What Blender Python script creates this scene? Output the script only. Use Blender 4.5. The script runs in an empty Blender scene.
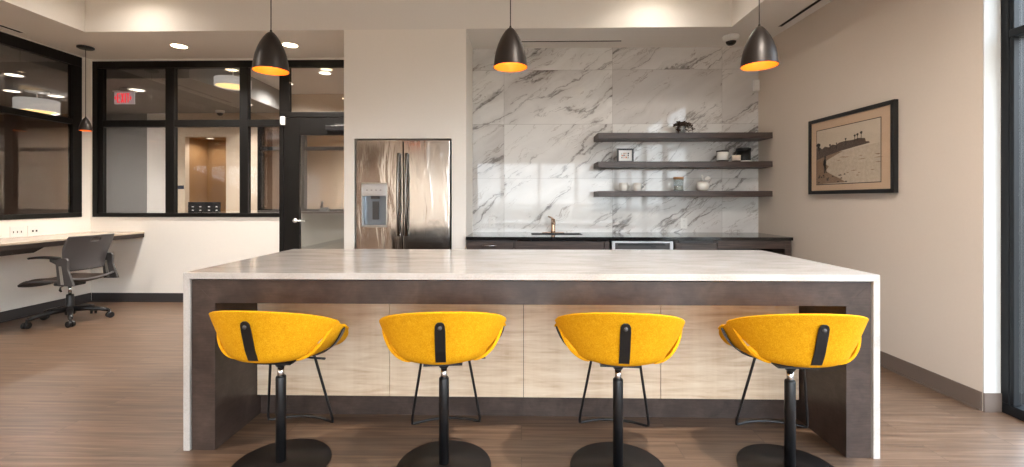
import bpy, bmesh, math, random
from mathutils import Vector, Matrix
random.seed(7)
PI = math.pi
scene = bpy.context.scene
COL = scene.collection

# ------------------------------------------------------------------ camera
F, CX, CY, H, TH = 450.0, 512.0, 199.8, 1.217, math.radians(1.22)
cth, sth = math.cos(TH), math.sin(TH)
cam = bpy.data.cameras.new('camera'); co = bpy.data.objects.new('camera', cam); COL.objects.link(co)
co.location = (0, 0, H); co.rotation_euler = (PI/2, 0, TH)
cam.sensor_width = 36; cam.lens = F/1024*36; cam.shift_y = -(233.5-CY)/1024
cam.clip_start = .02
scene.camera = co

def at(px, py, Y):
    """point of the photograph on the plane Y"""
    t = (px-CX)/F; X = Y*(t*cth-sth)/(cth+t*sth); d = -X*sth+Y*cth
    return Vector((X, Y, H-(py-CY)*d/F))
def atz(px, py, Z):
    d = F*(H-Z)/(py-CY); xc = (px-CX)/F*d
    return Vector((xc*cth-d*sth, xc*sth+d*cth, Z))
def atx(px, py, X):
    t = (px-CX)/F; Y = X*(cth+t*sth)/(t*cth-sth); d = -X*sth+Y*cth
    return Vector((X, Y, H-(py-CY)*d/F))

# ------------------------------------------------------------------ materials
def srgb(r, g, b):
    f = lambda c: (c/255/12.92) if c/255 <= .04045 else ((c/255+.055)/1.055)**2.4
    return (f(r), f(g), f(b), 1)
class NT:
    def __init__(s, name):
        s.m = bpy.data.materials.new(name); s.m.use_nodes = True
        s.t = s.m.node_tree; s.t.nodes.clear()
        s.out = s.n('ShaderNodeOutputMaterial')
    def n(s, typ, **kw):
        nd = s.t.nodes.new(typ)
        for k, v in kw.items(): setattr(nd, k, v)
        return nd
    def l(s, a, b): s.t.links.new(a, b)
    def val(s, sock, v):
        if hasattr(v, 'is_output'): s.l(v, sock)
        else: sock.default_value = v
    def math(s, op, a, b=0.0, c=0.0, clamp=False):
        nd = s.n('ShaderNodeMath', operation=op, use_clamp=clamp)
        s.val(nd.inputs[0], a); s.val(nd.inputs[1], b); s.val(nd.inputs[2], c)
        return nd.outputs[0]
    def mix(s, fac, a, b, blend='MIX'):
        nd = s.n('ShaderNodeMix', data_type='RGBA', blend_type=blend)
        s.val(nd.inputs[0], fac); s.val(nd.inputs[6], a); s.val(nd.inputs[7], b)
        return nd.outputs[2]
    def coords(s, scale=(1, 1, 1), rot=(0, 0, 0), src=None):
        mp = s.n('ShaderNodeMapping'); mp.inputs['Scale'].default_value = scale; mp.inputs['Rotation'].default_value = rot
        if src is None: src = s.n('ShaderNodeTexCoord').outputs['Object']
        s.l(src, mp.inputs[0]); return mp.outputs[0]
    def noise(s, vec, scale=5, detail=4, rough=.5, dist=0):
        nd = s.n('ShaderNodeTexNoise'); s.l(vec, nd.inputs['Vector'])
        nd.inputs['Scale'].default_value = scale; nd.inputs['Detail'].default_value = detail
        nd.inputs['Roughness'].default_value = rough; nd.inputs['Distortion'].default_value = dist
        return nd
    def ramp(s, fac, stops):
        nd = s.n('ShaderNodeValToRGB'); e = nd.color_ramp.elements
        while len(e) < len(stops): e.new(.5)
        for i, (p, c) in enumerate(stops): e[i].position = p; e[i].color = c if len(c) == 4 else (*c, 1)
        s.l(fac, nd.inputs[0]); return nd.outputs[0]
    def bump(s, h, strength=.1, dist=.01):
        nd = s.n('ShaderNodeBump'); nd.inputs['Strength'].default_value = strength; nd.inputs['Distance'].default_value = dist
        s.l(h, nd.inputs['Height']); return nd.outputs[0]
    def pbr(s, color, rough=.5, metal=0., spec=.5, normal=None, **kw):
        p = s.n('ShaderNodeBsdfPrincipled')
        s.val(p.inputs['Base Color'], color); s.val(p.inputs['Roughness'], rough); s.val(p.inputs['Metallic'], metal)
        p.inputs['Specular IOR Level'].default_value = spec
        if normal is not None: s.l(normal, p.inputs['Normal'])
        for k, v in kw.items(): s.val(p.inputs[k.replace('_', ' ')], v)
        s.l(p.outputs[0], s.out.inputs[0]); return s.m
def plain(name, rgb, rough=.5, metal=0., spec=.5, var=.06, nscale=12, bump=0., **kw):
    t = NT(name); nz = t.noise(t.coords(), nscale, 4)
    c = srgb(*rgb)
    col = t.mix(nz.outputs['Fac'], tuple(x*(1-var) for x in c[:3])+(1,), tuple(min(1, x*(1+var)) for x in c[:3])+(1,))
    nm = t.bump(nz.outputs['Fac'], bump, .003) if bump else None
    return t.pbr(col, rough, metal, spec, nm, **kw)
def emit(name, rgb, strength):
    t = NT(name); e = t.n('ShaderNodeEmission'); e.inputs[0].default_value = srgb(*rgb); e.inputs[1].default_value = strength
    t.l(e.outputs[0], t.out.inputs[0]); return t.m

M = {}
def paint(name, rgb): return plain(name, rgb, .75, spec=.25, var=.02, nscale=60, bump=.08)
M['paint'] = paint('warm_white_paint', (240, 235, 228))
M['paint_right'] = paint('shaded_wall_paint', (209, 197, 185))  # same wall paint made darker and tanner to stand for its shade
M['ceil'] = paint('ceiling_paint', (232, 228, 223))
M['grey_paint'] = paint('grey_paint', (146, 144, 141))
M['beige_paint'] = paint('beige_paint', (214, 196, 174))
M['tan_paint'] = paint('tan_paint', (160, 124, 84))
M['brown_paint'] = paint('brown_paint', (120, 100, 86))
M['reveal'] = paint('white_reveal_paint', (208, 208, 206))
M['base'] = plain('rubber_base', (106, 93, 85), .5, var=.03)
M['base_dark'] = plain('dark_rubber_base', (56, 53, 54), .55, var=.03)
M['black_frame'] = plain('black_anodised', (15, 13, 12), .45, spec=.25, var=.1, nscale=30)
M['store_frame'] = plain('charcoal_aluminium', (18, 21, 25), .45, spec=.3, var=.08)
M['black'] = plain('black_powdercoat', (18, 18, 20), .38, var=.1, nscale=30)
M['disc'] = plain('dark_steel_disc', (34, 28, 26), .42, metal=.4, var=.1, nscale=30)
M['chrome'] = plain('chrome', (215, 215, 215), .12, metal=1., var=.02)
M['steel'] = plain('satin_steel', (190, 188, 184), .28, metal=1., var=.03)
M['dark_steel'] = plain('dark_steel', (120, 114, 108), .2, metal=1., var=.03)
M['recess'] = plain('shaded_recess_steel', (128, 136, 146), .3, metal=.6, var=.05)  # steel darkened and blued to carry the shade inside the recess
M['bronze'] = plain('brushed_bronze', (190, 158, 134), .22, metal=1., var=.05)
M['white_plastic'] = plain('white_plastic', (232, 230, 226), .4, var=.02)
M['grey_plastic'] = plain('grey_plastic', (70, 67, 67), .5, var=.04)
M['grey_mesh'] = plain('grey_back_shell', (78, 75, 76), .55, var=.04)
M['seat_fabric'] = plain('brown_seat_fabric', (66, 52, 44), .95, var=.15, nscale=200)
M['ceramic'] = plain('white_ceramic', (235, 232, 226), .25, var=.02)
M['cork'] = plain('light_wood_lid', (178, 134, 92), .6, var=.12, nscale=40)
M['black_jar'] = plain('black_matte_jar', (22, 21, 22), .45, var=.05)
M['leaf'] = plain('dark_leaf', (66, 48, 36), .6, var=.3, nscale=40)
M['pot'] = plain('pale_grey_pot', (168, 172, 174), .6, var=.05)
M['book'] = plain('pale_paper', (214, 216, 214), .7, var=.04)
M['mat'] = plain('picture_mat', (206, 176, 148), .8, var=.03)
M['slot'] = plain('slot_shadow', (20, 20, 20), .8)
M['pend'] = plain('bronze_shade', (42, 35, 31), .40, metal=.4, var=.08, nscale=25)
M['pend_in'] = plain('gold_shade_lining', (255, 158, 34), .55, var=.08, nscale=60)
M['cord'] = plain('grey_cord', (70, 66, 64), .7)
M['lens'] = emit('downlight_lens', (255, 226, 180), 9)
M['lens_dim'] = emit('downlight_lens_dim', (255, 238, 215), 2.2)
M['bulb'] = emit('warm_bulb', (255, 150, 50), 3)
M['drum'] = plain('lit_fabric_drum', (206, 206, 206), .9, var=.03, Emission_Color=srgb(236, 230, 222), Emission_Strength=.20)
M['drum_lens'] = emit('warm_diffuser', (255, 206, 136), .9)
M['exit_red'] = emit('exit_red', (255, 40, 52), .62)
M['exit_box'] = plain('clear_sign_panel', (190, 190, 190), .4, Emission_Color=srgb(200, 190, 190), Emission_Strength=.16)
M['blue_sign'] = plain('navy_sign', (30, 44, 70), .5)
M['sky_print'] = plain('print_sky', (206, 190, 170), .6, var=.08, nscale=9)
M['sea_print'] = plain('print_sea', (196, 180, 160), .6, var=.22, nscale=38)
M['sand_print'] = plain('print_sand', (142, 116, 94), .6, var=.18, nscale=40)
M['cliff_print'] = plain('print_cliff', (92, 76, 66), .6, var=.3, nscale=40)
M['dark_print'] = plain('print_dark', (40, 32, 28), .6)
M['ground'] = plain('pale_concrete', (120, 112, 100), .9, var=.2, nscale=1)
M['bark'] = plain('bark', (74, 62, 54), .9, var=.2, nscale=20)
M['dish'] = plain('white_appliance', (216, 220, 226), .3, var=.02)
M['toe'] = plain('dark_toe_kick', (84, 70, 64), .5, var=.1)

def m_glass(name, tint=(.93, .95, .95, 1), ior=1.5, boost=1.0):
    t = NT(name); tr = t.n('ShaderNodeBsdfTransparent'); tr.inputs[0].default_value = tint
    gl = t.n('ShaderNodeBsdfGlossy'); gl.inputs['Roughness'].default_value = .0
    fr = t.n('ShaderNodeFresnel'); fr.inputs[0].default_value = ior
    ge = t.n('ShaderNodeNewGeometry'); front = t.math('SUBTRACT', 1., ge.outputs['Backfacing'])   # one reflection per pane, off its outer face
    mx = t.n('ShaderNodeMixShader'); t.l(t.math('MULTIPLY', t.math('MULTIPLY', fr.outputs[0], boost, clamp=True), front), mx.inputs[0])
    t.l(tr.outputs[0], mx.inputs[1]); t.l(gl.outputs[0], mx.inputs[2]); t.l(mx.outputs[0], t.out.inputs[0])
    return t.m
M['glass'] = m_glass('window_glass', (.84, .84, .84, 1), 1.5, 2.6)
M['glass_out'] = m_glass('clear_glass', (.95, .97, .97, 1), 1.5, 1.0)
M['jar_glass'] = m_glass('jar_glass', (.86, .88, .88, 1), 1.45, 2.0)

def m_floor():
    t = NT('plank_floor'); co_ = t.coords()
    br = t.n('ShaderNodeTexBrick', offset=.37, offset_frequency=2); t.l(co_, br.inputs['Vector'])
    br.inputs['Scale'].default_value = 1; br.inputs['Brick Width'].default_value = 1.22; br.inputs['Row Height'].default_value = .152
    br.inputs['Mortar Size'].default_value = .0018; br.inputs['Mortar Smooth'].default_value = .3; br.inputs['Bias'].default_value = 0
    br.inputs['Color1'].default_value = (0, 0, 0, 1); br.inputs['Color2'].default_value = (1, 1, 1, 1); br.inputs['Mortar'].default_value = (.5, .5, .5, 1)
    sep = t.n('ShaderNodeSeparateColor'); t.l(br.outputs['Color'], sep.inputs[0]); rnd = sep.outputs[0]
    cmb = t.n('ShaderNodeCombineXYZ'); t.l(t.math('MULTIPLY', rnd, 37.), cmb.inputs[0]); t.l(t.math('MULTIPLY', rnd, 11.), cmb.inputs[1])
    va = t.n('ShaderNodeVectorMath', operation='ADD'); t.l(co_, va.inputs[0]); t.l(cmb.outputs[0], va.inputs[1])
    g1 = t.noise(t.coords((1.1, 26, 1), src=va.outputs[0]), 1.6, 6, .6, .5)
    g2 = t.noise(t.coords((3.5, 120, 1), src=va.outputs[0]), 1.3, 3, .6, .2)
    f = t.math('ADD', t.math('MULTIPLY', g1.outputs['Fac'], .75), t.math('MULTIPLY', g2.outputs['Fac'], .25))
    col = t.ramp(f, [(.30, srgb(66, 49, 39)), (.48, srgb(104, 82, 65)), (.70, srgb(140, 114, 94))])
    col = t.mix(t.math('MULTIPLY', rnd, .32), col, srgb(84, 68, 58))
    col = t.mix(t.math('MULTIPLY', br.outputs['Fac'], .55), col, srgb(52, 42, 38))
    return t.pbr(col, t.math('ADD', .30, t.math('MULTIPLY', g2.outputs['Fac'], .14)), 0, .5, t.bump(f, .08, .002))
M['floor'] = m_floor()

def mr_(t, v, a, b):
    nd = t.n('ShaderNodeMapRange'); t.val(nd.inputs[0], v); t.val(nd.inputs[1], a); t.val(nd.inputs[2], b); return nd.outputs[0]
def m_marble():
    t = NT('polished_marble_tile'); co_ = t.coords()
    sx = t.n('ShaderNodeSeparateXYZ'); t.l(co_, sx.inputs[0])
    cm = t.n('ShaderNodeCombineXYZ'); t.l(t.math('ADD', sx.outputs[0], .195), cm.inputs[0]); t.l(t.math('ADD', sx.outputs[2], -.255), cm.inputs[1])
    flat = cm.outputs[0]
    br = t.n('ShaderNodeTexBrick', offset=0., offset_frequency=1); t.l(flat, br.inputs['Vector'])
    br.inputs['Scale'].default_value = 1; br.inputs['Brick Width'].default_value = 1.2; br.inputs['Row Height'].default_value = .6
    br.inputs['Mortar Size'].default_value = .0022; br.inputs['Mortar Smooth'].default_value = .2; br.inputs['Bias'].default_value = 0
    br.inputs['Color1'].default_value = (0, 0, 0, 1); br.inputs['Color2'].default_value = (1, 1, 1, 1); br.inputs['Mortar'].default_value = (0, 0, 0, 1)
    # one random number per tile
    ix = t.math('FLOOR', t.math('DIVIDE', t.math('ADD', sx.outputs[0], .195), 1.2)); iz = t.math('FLOOR', t.math('DIVIDE', t.math('ADD', sx.outputs[2], -.255), .6))
    wn = t.n('ShaderNodeTexWhiteNoise', noise_dimensions='2D'); c2 = t.n('ShaderNodeCombineXYZ'); t.l(ix, c2.inputs[0]); t.l(iz, c2.inputs[1]); t.l(c2.outputs[0], wn.inputs['Vector'])
    off = t.n('ShaderNodeVectorMath', operation='SCALE'); t.l(wn.outputs['Color'], off.inputs[0]); off.inputs['Scale'].default_value = 9.
    va = t.n('ShaderNodeVectorMath', operation='ADD'); t.l(flat, va.inputs[0]); t.l(off.outputs[0], va.inputs[1])
    # veins run up to the right at about 35 degrees
    rot = t.coords((1, 1, 1), (0, 0, math.radians(-35)), va.outputs[0])
    wz = t.noise(rot, 1.5, 5, .6)
    sub = t.n('ShaderNodeVectorMath', operation='SCALE'); t.l(wz.outputs['Color'], sub.inputs[0]); sub.inputs['Scale'].default_value = .30
    wv = t.n('ShaderNodeVectorMath', operation='ADD'); t.l(rot, wv.inputs[0]); t.l(sub.outputs[0], wv.inputs[1])
    st = t.coords((.26, 1.75, 1), src=wv.outputs[0])
    n1 = t.noise(st, 1.5, 6, .55, .1); n2 = t.noise(t.coords((1.1, 1.15, 1), src=st), 3.1, 6, .6, .15); n3 = t.noise(st, .8, 3, .5)
    v1 = t.math('ABSOLUTE', t.math('SUBTRACT', n1.outputs['Fac'], .5)); v2 = t.math('ABSOLUTE', t.math('SUBTRACT', n2.outputs['Fac'], .47))
    thick = mr_(t, t.noise(rot, 1.7, 4, .6).outputs['Fac'], .38, .66)
    mr = lambda v, a, b: (lambda nd: (t.val(nd.inputs[0], v), t.val(nd.inputs[1], a), t.val(nd.inputs[2], b), nd.outputs[0])[-1])(t.n('ShaderNodeMapRange'))
    vein1 = t.math('SUBTRACT', 1, mr(v1, 0., t.math('ADD', .003, t.math('MULTIPLY', thick, .020))))
    vein2 = t.math('SUBTRACT', 1, mr(v2, 0., t.math('ADD', .003, t.math('MULTIPLY', thick, .016))))
    soft = t.math('SUBTRACT', 1, mr(v1, 0., .10))
    cloud = mr(n3.outputs['Fac'], .48, .68)
    col = t.mix(cloud, srgb(229, 227, 224), srgb(204, 200, 197))
    col = t.mix(t.math('MULTIPLY', soft, t.math('MULTIPLY', thick, .42)), col, srgb(150, 143, 138))
    col = t.mix(t.math('MULTIPLY', vein2, t.math('MULTIPLY', thick, .8)), col, srgb(126, 108, 96))
    col = t.mix(t.math('MULTIPLY', vein1, t.math('ADD', .25, t.math('MULTIPLY', thick, .75))), col, srgb(96, 88, 85))
    col = t.mix(t.math('MULTIPLY', br.outputs['Fac'], .55), col, srgb(150, 145, 140))
    return t.pbr(col, .05, 0, .38)
M['marble'] = m_marble()

def m_quartz():
    t = NT('white_quartz'); c = t.coords()
    a = t.noise(t.coords((1, 3, 1)), 3.5, 6, .6, .6); b = t.noise(c, 160, 2)
    f = t.math('ADD', t.math('MULTIPLY', a.outputs['Fac'], .7), t.math('MULTIPLY', b.outputs['Fac'], .3))
    return t.pbr(t.ramp(f, [(.34, srgb(172, 166, 160)), (.5, srgb(192, 187, 182)), (.66, srgb(203, 199, 195))]), .14, 0, .5)
M['quartz'] = m_quartz()
def m_darkwood():
    t = NT('dark_mottled_veneer'); c = t.coords()
    a = t.noise(c, 9, 6, .65, .4); b = t.noise(t.coords((3, 3, 40)), 4, 4, .6)
    f = t.math('ADD', t.math('MULTIPLY', a.outputs['Fac'], .7), t.math('MULTIPLY', b.outputs['Fac'], .3))
    return t.pbr(t.ramp(f, [(.3, srgb(44, 35, 31)), (.5, srgb(64, 52, 47)), (.7, srgb(84, 70, 63))]), .36, 0, .45)
M['darkwood'] = m_darkwood()
def m_cabwood():
    t = NT('dark_grained_veneer')
    a = t.noise(t.coords((2.5, 20, 60)), 1.6, 5, .6, .3)
    return t.pbr(t.ramp(a.outputs['Fac'], [(.3, srgb(46, 37, 33)), (.5, srgb(68, 55, 50)), (.7, srgb(90, 75, 68))]), .4, 0, .45)
M['cabwood'] = m_cabwood()
def m_maple():
    t = NT('figured_maple'); c = t.coords()
    a = t.noise(t.coords((1.4, 1, 16)), 2.2, 5, .6, .8)          # cross figure
    b = t.noise(t.coords((26, 1, 1.2)), 1.6, 4, .6, .3)          # vertical grain
    d = t.noise(t.coords((5, 1, .4)), 1.2, 2)
    f = t.math('ADD', t.math('ADD', t.math('MULTIPLY', a.outputs['Fac'], .62), t.math('MULTIPLY', b.outputs['Fac'], .10)), t.math('MULTIPLY', d.outputs['Fac'], .28))
    return t.pbr(t.ramp(f, [(.34, srgb(196, 166, 136)), (.5, srgb(220, 197, 170)), (.66, srgb(234, 216, 194))]), .45, 0, .4)
M['maple'] = m_maple()
def m_felt():
    t = NT('yellow_felt'); c = t.coords()
    a = t.noise(c, 240, 3, .7); b = t.noise(c, 60, 4, .7)
    f = t.math('ADD', t.math('MULTIPLY', a.outputs['Fac'], .72), t.math('MULTIPLY', b.outputs['Fac'], .28))
    return t.pbr(t.ramp(f, [(.34, srgb(210, 142, 8)), (.5, srgb(224, 160, 16)), (.66, srgb(236, 180, 42))]), .95, 0, .15, t.bump(f, .25, .002))
M['felt'] = m_felt()
def m_stone():
    t = NT('black_polished_stone'); a = t.noise(t.coords(), 90, 4, .7)
    return t.pbr(t.ramp(a.outputs['Fac'], [(.4, srgb(22, 21, 21)), (.6, srgb(34, 32, 32)), (.75, srgb(70, 68, 66))]), .1, 0, .5)
M['stone'] = m_stone()
def m_fridge():
    t = NT('stainless_door'); a = t.noise(t.coords((5.5, 1, 1.1)), 1.4, 3, .5, .6); b = t.noise(t.coords((900, 1, 3)), 1, 2)
    return t.pbr(srgb(204, 200, 195), t.math('ADD', .10, t.math('MULTIPLY', b.outputs['Fac'], .08)), 1., .5, t.bump(a.outputs['Fac'], .26, .02))
M['fridge'] = m_fridge()
def m_desk():
    t = NT('taupe_laminate'); a = t.noise(t.coords((20, 2, 2)), 2, 4, .6)
    return t.pbr(t.ramp(a.outputs['Fac'], [(.3, srgb(168, 150, 132)), (.7, srgb(200, 184, 166))]), .22, 0, .5)
M['desk'] = m_desk()
M['espresso'] = plain('espresso_edge', (42, 32, 28), .45, var=.12, nscale=20)

# ------------------------------------------------------------------ geometry helpers
def B(): return bmesh.new()
def box(bm, x0, x1, y0, y1, z0, z1, mi=0):
    v = [bm.verts.new(p) for p in ((x0,y0,z0),(x1,y0,z0),(x1,y1,z0),(x0,y1,z0),(x0,y0,z1),(x1,y0,z1),(x1,y1,z1),(x0,y1,z1))]
    for f in ((0,3,2,1),(4,5,6,7),(0,1,5,4),(1,2,6,5),(2,3,7,6),(3,0,4,7)):
        fc = bm.faces.new([v[i] for i in f]); fc.material_index = mi
    return v
def prism(bm, pts, axis, a, b, mi=0):
    """polygon pts (2-D) extruded along axis from a to b"""
    def P(p, w):
        if axis == 'x': return (w, p[0], p[1])
        if axis == 'y': return (p[0], w, p[1])
        return (p[0], p[1], w)
    A = [bm.verts.new(P(p, a)) for p in pts]; C = [bm.verts.new(P(p, b)) for p in pts]; n = len(pts)
    fs = [bm.faces.new(A), bm.faces.new(C[::-1])]
    for i in range(n): fs.append(bm.faces.new((A[i], C[i], C[(i+1) % n], A[(i+1) % n])))
    for f in fs: f.material_index = mi
def lathe(bm, prof, seg=32, c=(0, 0, 0), closed=False, mi=0):
    rings = []
    for r, z in prof:
        if r < 1e-5: rings.append([bm.verts.new((c[0], c[1], c[2]+z))])
        else: rings.append([bm.verts.new((c[0]+r*math.cos(2*PI*k/seg), c[1]+r*math.sin(2*PI*k/seg), c[2]+z)) for k in range(seg)])
    pairs = list(zip(rings, rings[1:])) + ([(rings[-1], rings[0])] if closed else [])
    for a, b in pairs:
        for k in range(seg):
            q = [a[k % len(a)], a[(k+1) % len(a)], b[(k+1) % len(b)], b[k % len(b)]]
            u = []
            for w in q:
                if w not in u: u.append(w)
            if len(u) > 2:
                f = bm.faces.new(u); f.smooth = True; f.material_index = mi
def tube(bm, pts, r, seg=10, cap=True, mi=0):
    pts = [Vector(p) for p in pts]; n = len(pts); rings = []; prev = None
    for i, p in enumerate(pts):
        d = (pts[min(i+1, n-1)]-pts[max(i-1, 0)]).normalized()
        if prev is None:
            u = d.orthogonal().normalized()
        else:
            u = (prev-d*prev.dot(d)).normalized()
        prev = u; w = d.cross(u); rr = r[i] if isinstance(r, (list, tuple)) else r
        rings.append([bm.verts.new(p+(u*math.cos(2*PI*k/seg)+w*math.sin(2*PI*k/seg))*rr) for k in range(seg)])
    for a, b in zip(rings, rings[1:]):
        for k in range(seg):
            f = bm.faces.new((a[k], a[(k+1) % seg], b[(k+1) % seg], b[k])); f.smooth = True; f.material_index = mi
    if cap:
        for q in (rings[0][::-1], rings[-1]):
            f = bm.faces.new(q); f.material_index = mi
def ribbon(bm, pts, w, t, side):
    """flat strap along pts; side = width direction at each point"""
    pts = [Vector(p) for p in pts]; n = len(pts); rings = []
    for i, p in enumerate(pts):
        d = (pts[min(i+1, n-1)]-pts[max(i-1, 0)]).normalized(); s = Vector(side[i] if isinstance(side, list) else side).normalized()
        nn = d.cross(s).normalized(); ww = w[i] if isinstance(w, list) else w
        rings.append([bm.verts.new(p+s*a*ww/2+nn*b*t/2) for a, b in ((-1,-1),(1,-1),(1,1),(-1,1))])
    for a, b in zip(rings, rings[1:]):
        for k in range(4): bm.faces.new((a[k], a[(k+1) % 4], b[(k+1) % 4], b[k]))
    bm.faces.new(rings[0][::-1]); bm.faces.new(rings[-1])
def grid(bm, fn, nu, nv, thick=0., smooth=True):
    """surface fn(u,v) u,v in 0..1, optionally thickened towards its normal"""
    V = [[Vector(fn(i/nu, j/nv)) for j in range(nv+1)] for i in range(nu+1)]
    def nrm(i, j):
        a = V[min(i+1, nu)][j]-V[max(i-1, 0)][j]; b = V[i][min(j+1, nv)]-V[i][max(j-1, 0)]
        c = a.cross(b); return c.normalized() if c.length > 1e-9 else Vector((0, 0, 1))
    A = [[bm.verts.new(V[i][j]) for j in range(nv+1)] for i in range(nu+1)]
    for i in range(nu):
        for j in range(nv):
            f = bm.faces.new((A[i][j], A[i+1][j], A[i+1][j+1], A[i][j+1])); f.smooth = smooth
    if thick:
        C = [[bm.verts.new(V[i][j]+nrm(i, j)*thick) for j in range(nv+1)] for i in range(nu+1)]
        for i in range(nu):
            for j in range(nv):
                f = bm.faces.new((C[i][j+1], C[i+1][j+1], C[i+1][j], C[i][j])); f.smooth = smooth
        for i in range(nu):
            bm.faces.new((A[i+1][0], A[i][0], C[i][0], C[i+1][0])); bm.faces.new((A[i][nv], A[i+1][nv], C[i+1][nv], C[i][nv]))
        for j in range(nv):
            bm.faces.new((A[0][j], A[0][j+1], C[0][j+1], C[0][j])); bm.faces.new((A[nu][j+1], A[nu][j], C[nu][j], C[nu][j+1]))
def rootloc(o):
    while o.parent: o = o.parent
    return o.location
def obj(name, bm, mats, parent=None, bevel=0., seg=2, world=True, subd=0):
    """link a bmesh as ONE mesh object; with a parent, world coordinates become the thing's own"""
    if parent is not None and world: bmesh.ops.translate(bm, verts=bm.verts, vec=-Vector(rootloc(parent)))
    bmesh.ops.recalc_face_normals(bm, faces=bm.faces)
    me = bpy.data.meshes.new(name); bm.to_mesh(me); bm.free()
    o = bpy.data.objects.new(name, me); COL.objects.link(o)
    for m in (mats if isinstance(mats, (list, tuple)) else [mats]): me.materials.append(m)
    if parent is not None: o.parent = parent
    if bevel:
        b = o.modifiers.new('bevel', 'BEVEL'); b.width = bevel; b.segments = seg; b.limit_method = 'ANGLE'; b.angle_limit = math.radians(50)
    if subd:
        s = o.modifiers.new('subd', 'SUBSURF'); s.levels = subd; s.render_levels = subd
    return o
def thing(name, label, cat, loc=(0, 0, 0), rz=0., group=None):
    o = bpy.data.objects.new(name, None); COL.objects.link(o); o.location = loc; o.rotation_euler = (0, 0, rz)
    o['label'] = label; o['category'] = cat
    if group: o['group'] = group
    return o
def tag(o, label, cat, group=None):
    o['label'] = label; o['category'] = cat
    if group: o['group'] = group
    return o
def struct(name, bm=None, mats=None, bevel=0., parent=None, label=None, cat=None):
    if bm is None:
        o = bpy.data.objects.new(name, None); COL.objects.link(o)
    else: o = obj(name, bm, mats, parent, bevel)
    if parent is None: o['kind'] = 'structure'
    if label: o['label'] = label
    if cat: o['category'] = cat
    return o
def dup(root, loc, label, rz=None):
    r = root.copy(); COL.objects.link(r); r.location = loc; r['label'] = label
    if rz is not None: r.rotation_euler = (0, 0, rz)
    for ch in list(root.children):
        c = ch.copy(); COL.objects.link(c); c.parent = r
        for g in list(ch.children):
            d = g.copy(); COL.objects.link(d); d.parent = c
    return r
def lamp(kind, loc, power, color, parent=None, size=.05, spot=None, rot=None, blend=.6):
    d = bpy.data.lights.new('lamp_light', kind); d.energy = power*(LP if kind == 'SPOT' else 1); d.color = color
    if kind == 'SPOT': d.spot_size = spot; d.spot_blend = blend
    d.shadow_soft_size = size
    o = bpy.data.objects.new('lamp_light', d); COL.objects.link(o)
    if parent is not None: o.parent = parent; o.location = Vector(loc)-Vector(rootloc(parent))
    else: o.location = loc
    if rot: o.rotation_euler = rot
    return o
WARM = (1., .92, .83)
LP = 3.6

# ------------------------------------------------------------------ the room shell
XL, XR, YB, YF, ZC, ZT, YW, YA = -5.16, 2.655, 5.28, -4.0, 2.9, 3.35, 4.42, 5.0
bm = B(); box(bm, -11.5, 2.95, YF-.2, 10.6, -.1, 0); struct('floor', bm, M['floor'], label='brown plank floor', cat='floor')
bm = B()
box(bm, XL-.12, -4.377, YF, YB+.12, ZC, ZT+.1)                 # low ceiling: left strip
box(bm, 2.045, 2.95, YF, YB+.12, ZC, ZT+.1)                    # right strip
box(bm, -4.377, 2.045, YW, YB+.12, ZC, ZT+.1)                  # above the kitchen niche
box(bm, -4.377, 2.045, YF, -1.6, ZC, ZT+.1)                    # behind the camera
box(bm, -4.377, 2.045, -1.6, YW, ZT, ZT+.1)                    # raised tray
struct('ceiling', bm, M['ceil'], label='white ceiling with a raised tray over the island', cat='ceiling')

WZ0, WZ1 = 1.016, 2.882
bm = B()
box(bm, XL-.12, XL, YF, YB+.12, 0, WZ0); box(bm, XL-.12, XL, YF, YB+.12, WZ1, ZC)
box(bm, XL-.12, XL, 5.165, YB+.12, WZ0, WZ1); box(bm, XL-.12, XL, YF, 1.4, WZ0, WZ1)
struct('wall_left', bm, M['paint'])
bm = B()
box(bm, XL, -2.87, YB, YB+.12, 0, 1.012); box(bm, XL, -1.7, YB, YB+.12, 2.872, ZC); box(bm, XL, -5.13, YB, YB+.12, 1.012, 2.872)
struct('wall_back', bm, M['paint'])
bm = B()                                                       # pier round the refrigerator
FX0, FX1, FZ = -1.655, -.688, 1.822
box(bm, -1.758, FX0, YW, YB+.12, 0, ZC); box(bm, FX1, -.545, YW, YB+.12, 0, ZC); box(bm, FX0, FX1, YW, YB+.12, FZ, ZC)
box(bm, FX0, FX1, 5.2, YB+.12, 0, FZ)
struct('wall_pier', bm, M['paint'])
bm = B(); box(bm, -.545, 2.612, YA, YA+.12, 0, ZC); struct('wall_niche', bm, M['marble'], label='polished white marble tile wall with grey veins', cat='wall')
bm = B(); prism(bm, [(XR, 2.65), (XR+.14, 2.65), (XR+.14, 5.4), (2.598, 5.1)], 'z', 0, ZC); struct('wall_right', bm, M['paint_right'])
bm = B(); box(bm, XR+.002, 2.75, 2.642, 2.6495, .0, ZC); struct('trim_1', bm, M['reveal'])
bm = B(); box(bm, -1.75, 2.95, YF-.12, YF, 2.4, ZC); box(bm, -3.85, -1.75, YF-.12, YF, 0, ZC); struct('wall_rear', bm, M['paint'])
bm = B(); box(bm, XL-.12, -3.85, YF-.12, YF, 0, ZC); struct('wall_rear_accent', bm, M['brown_paint'])
def coved(bm, pts, h, t, into):                                # base strip along a wall line with a small toe
    (x0, y0), (x1, y1) = pts
    for a, b, z0, z1 in ((0, t, .012, h), (0, t*2.2, 0, .012)):
        xa, xb = sorted((x0+into[0]*a, x1+into[0]*b)); ya, yb = sorted((y0+into[1]*a, y1+into[1]*b))
        box(bm, xa, xb, ya, yb, z0, z1)
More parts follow.
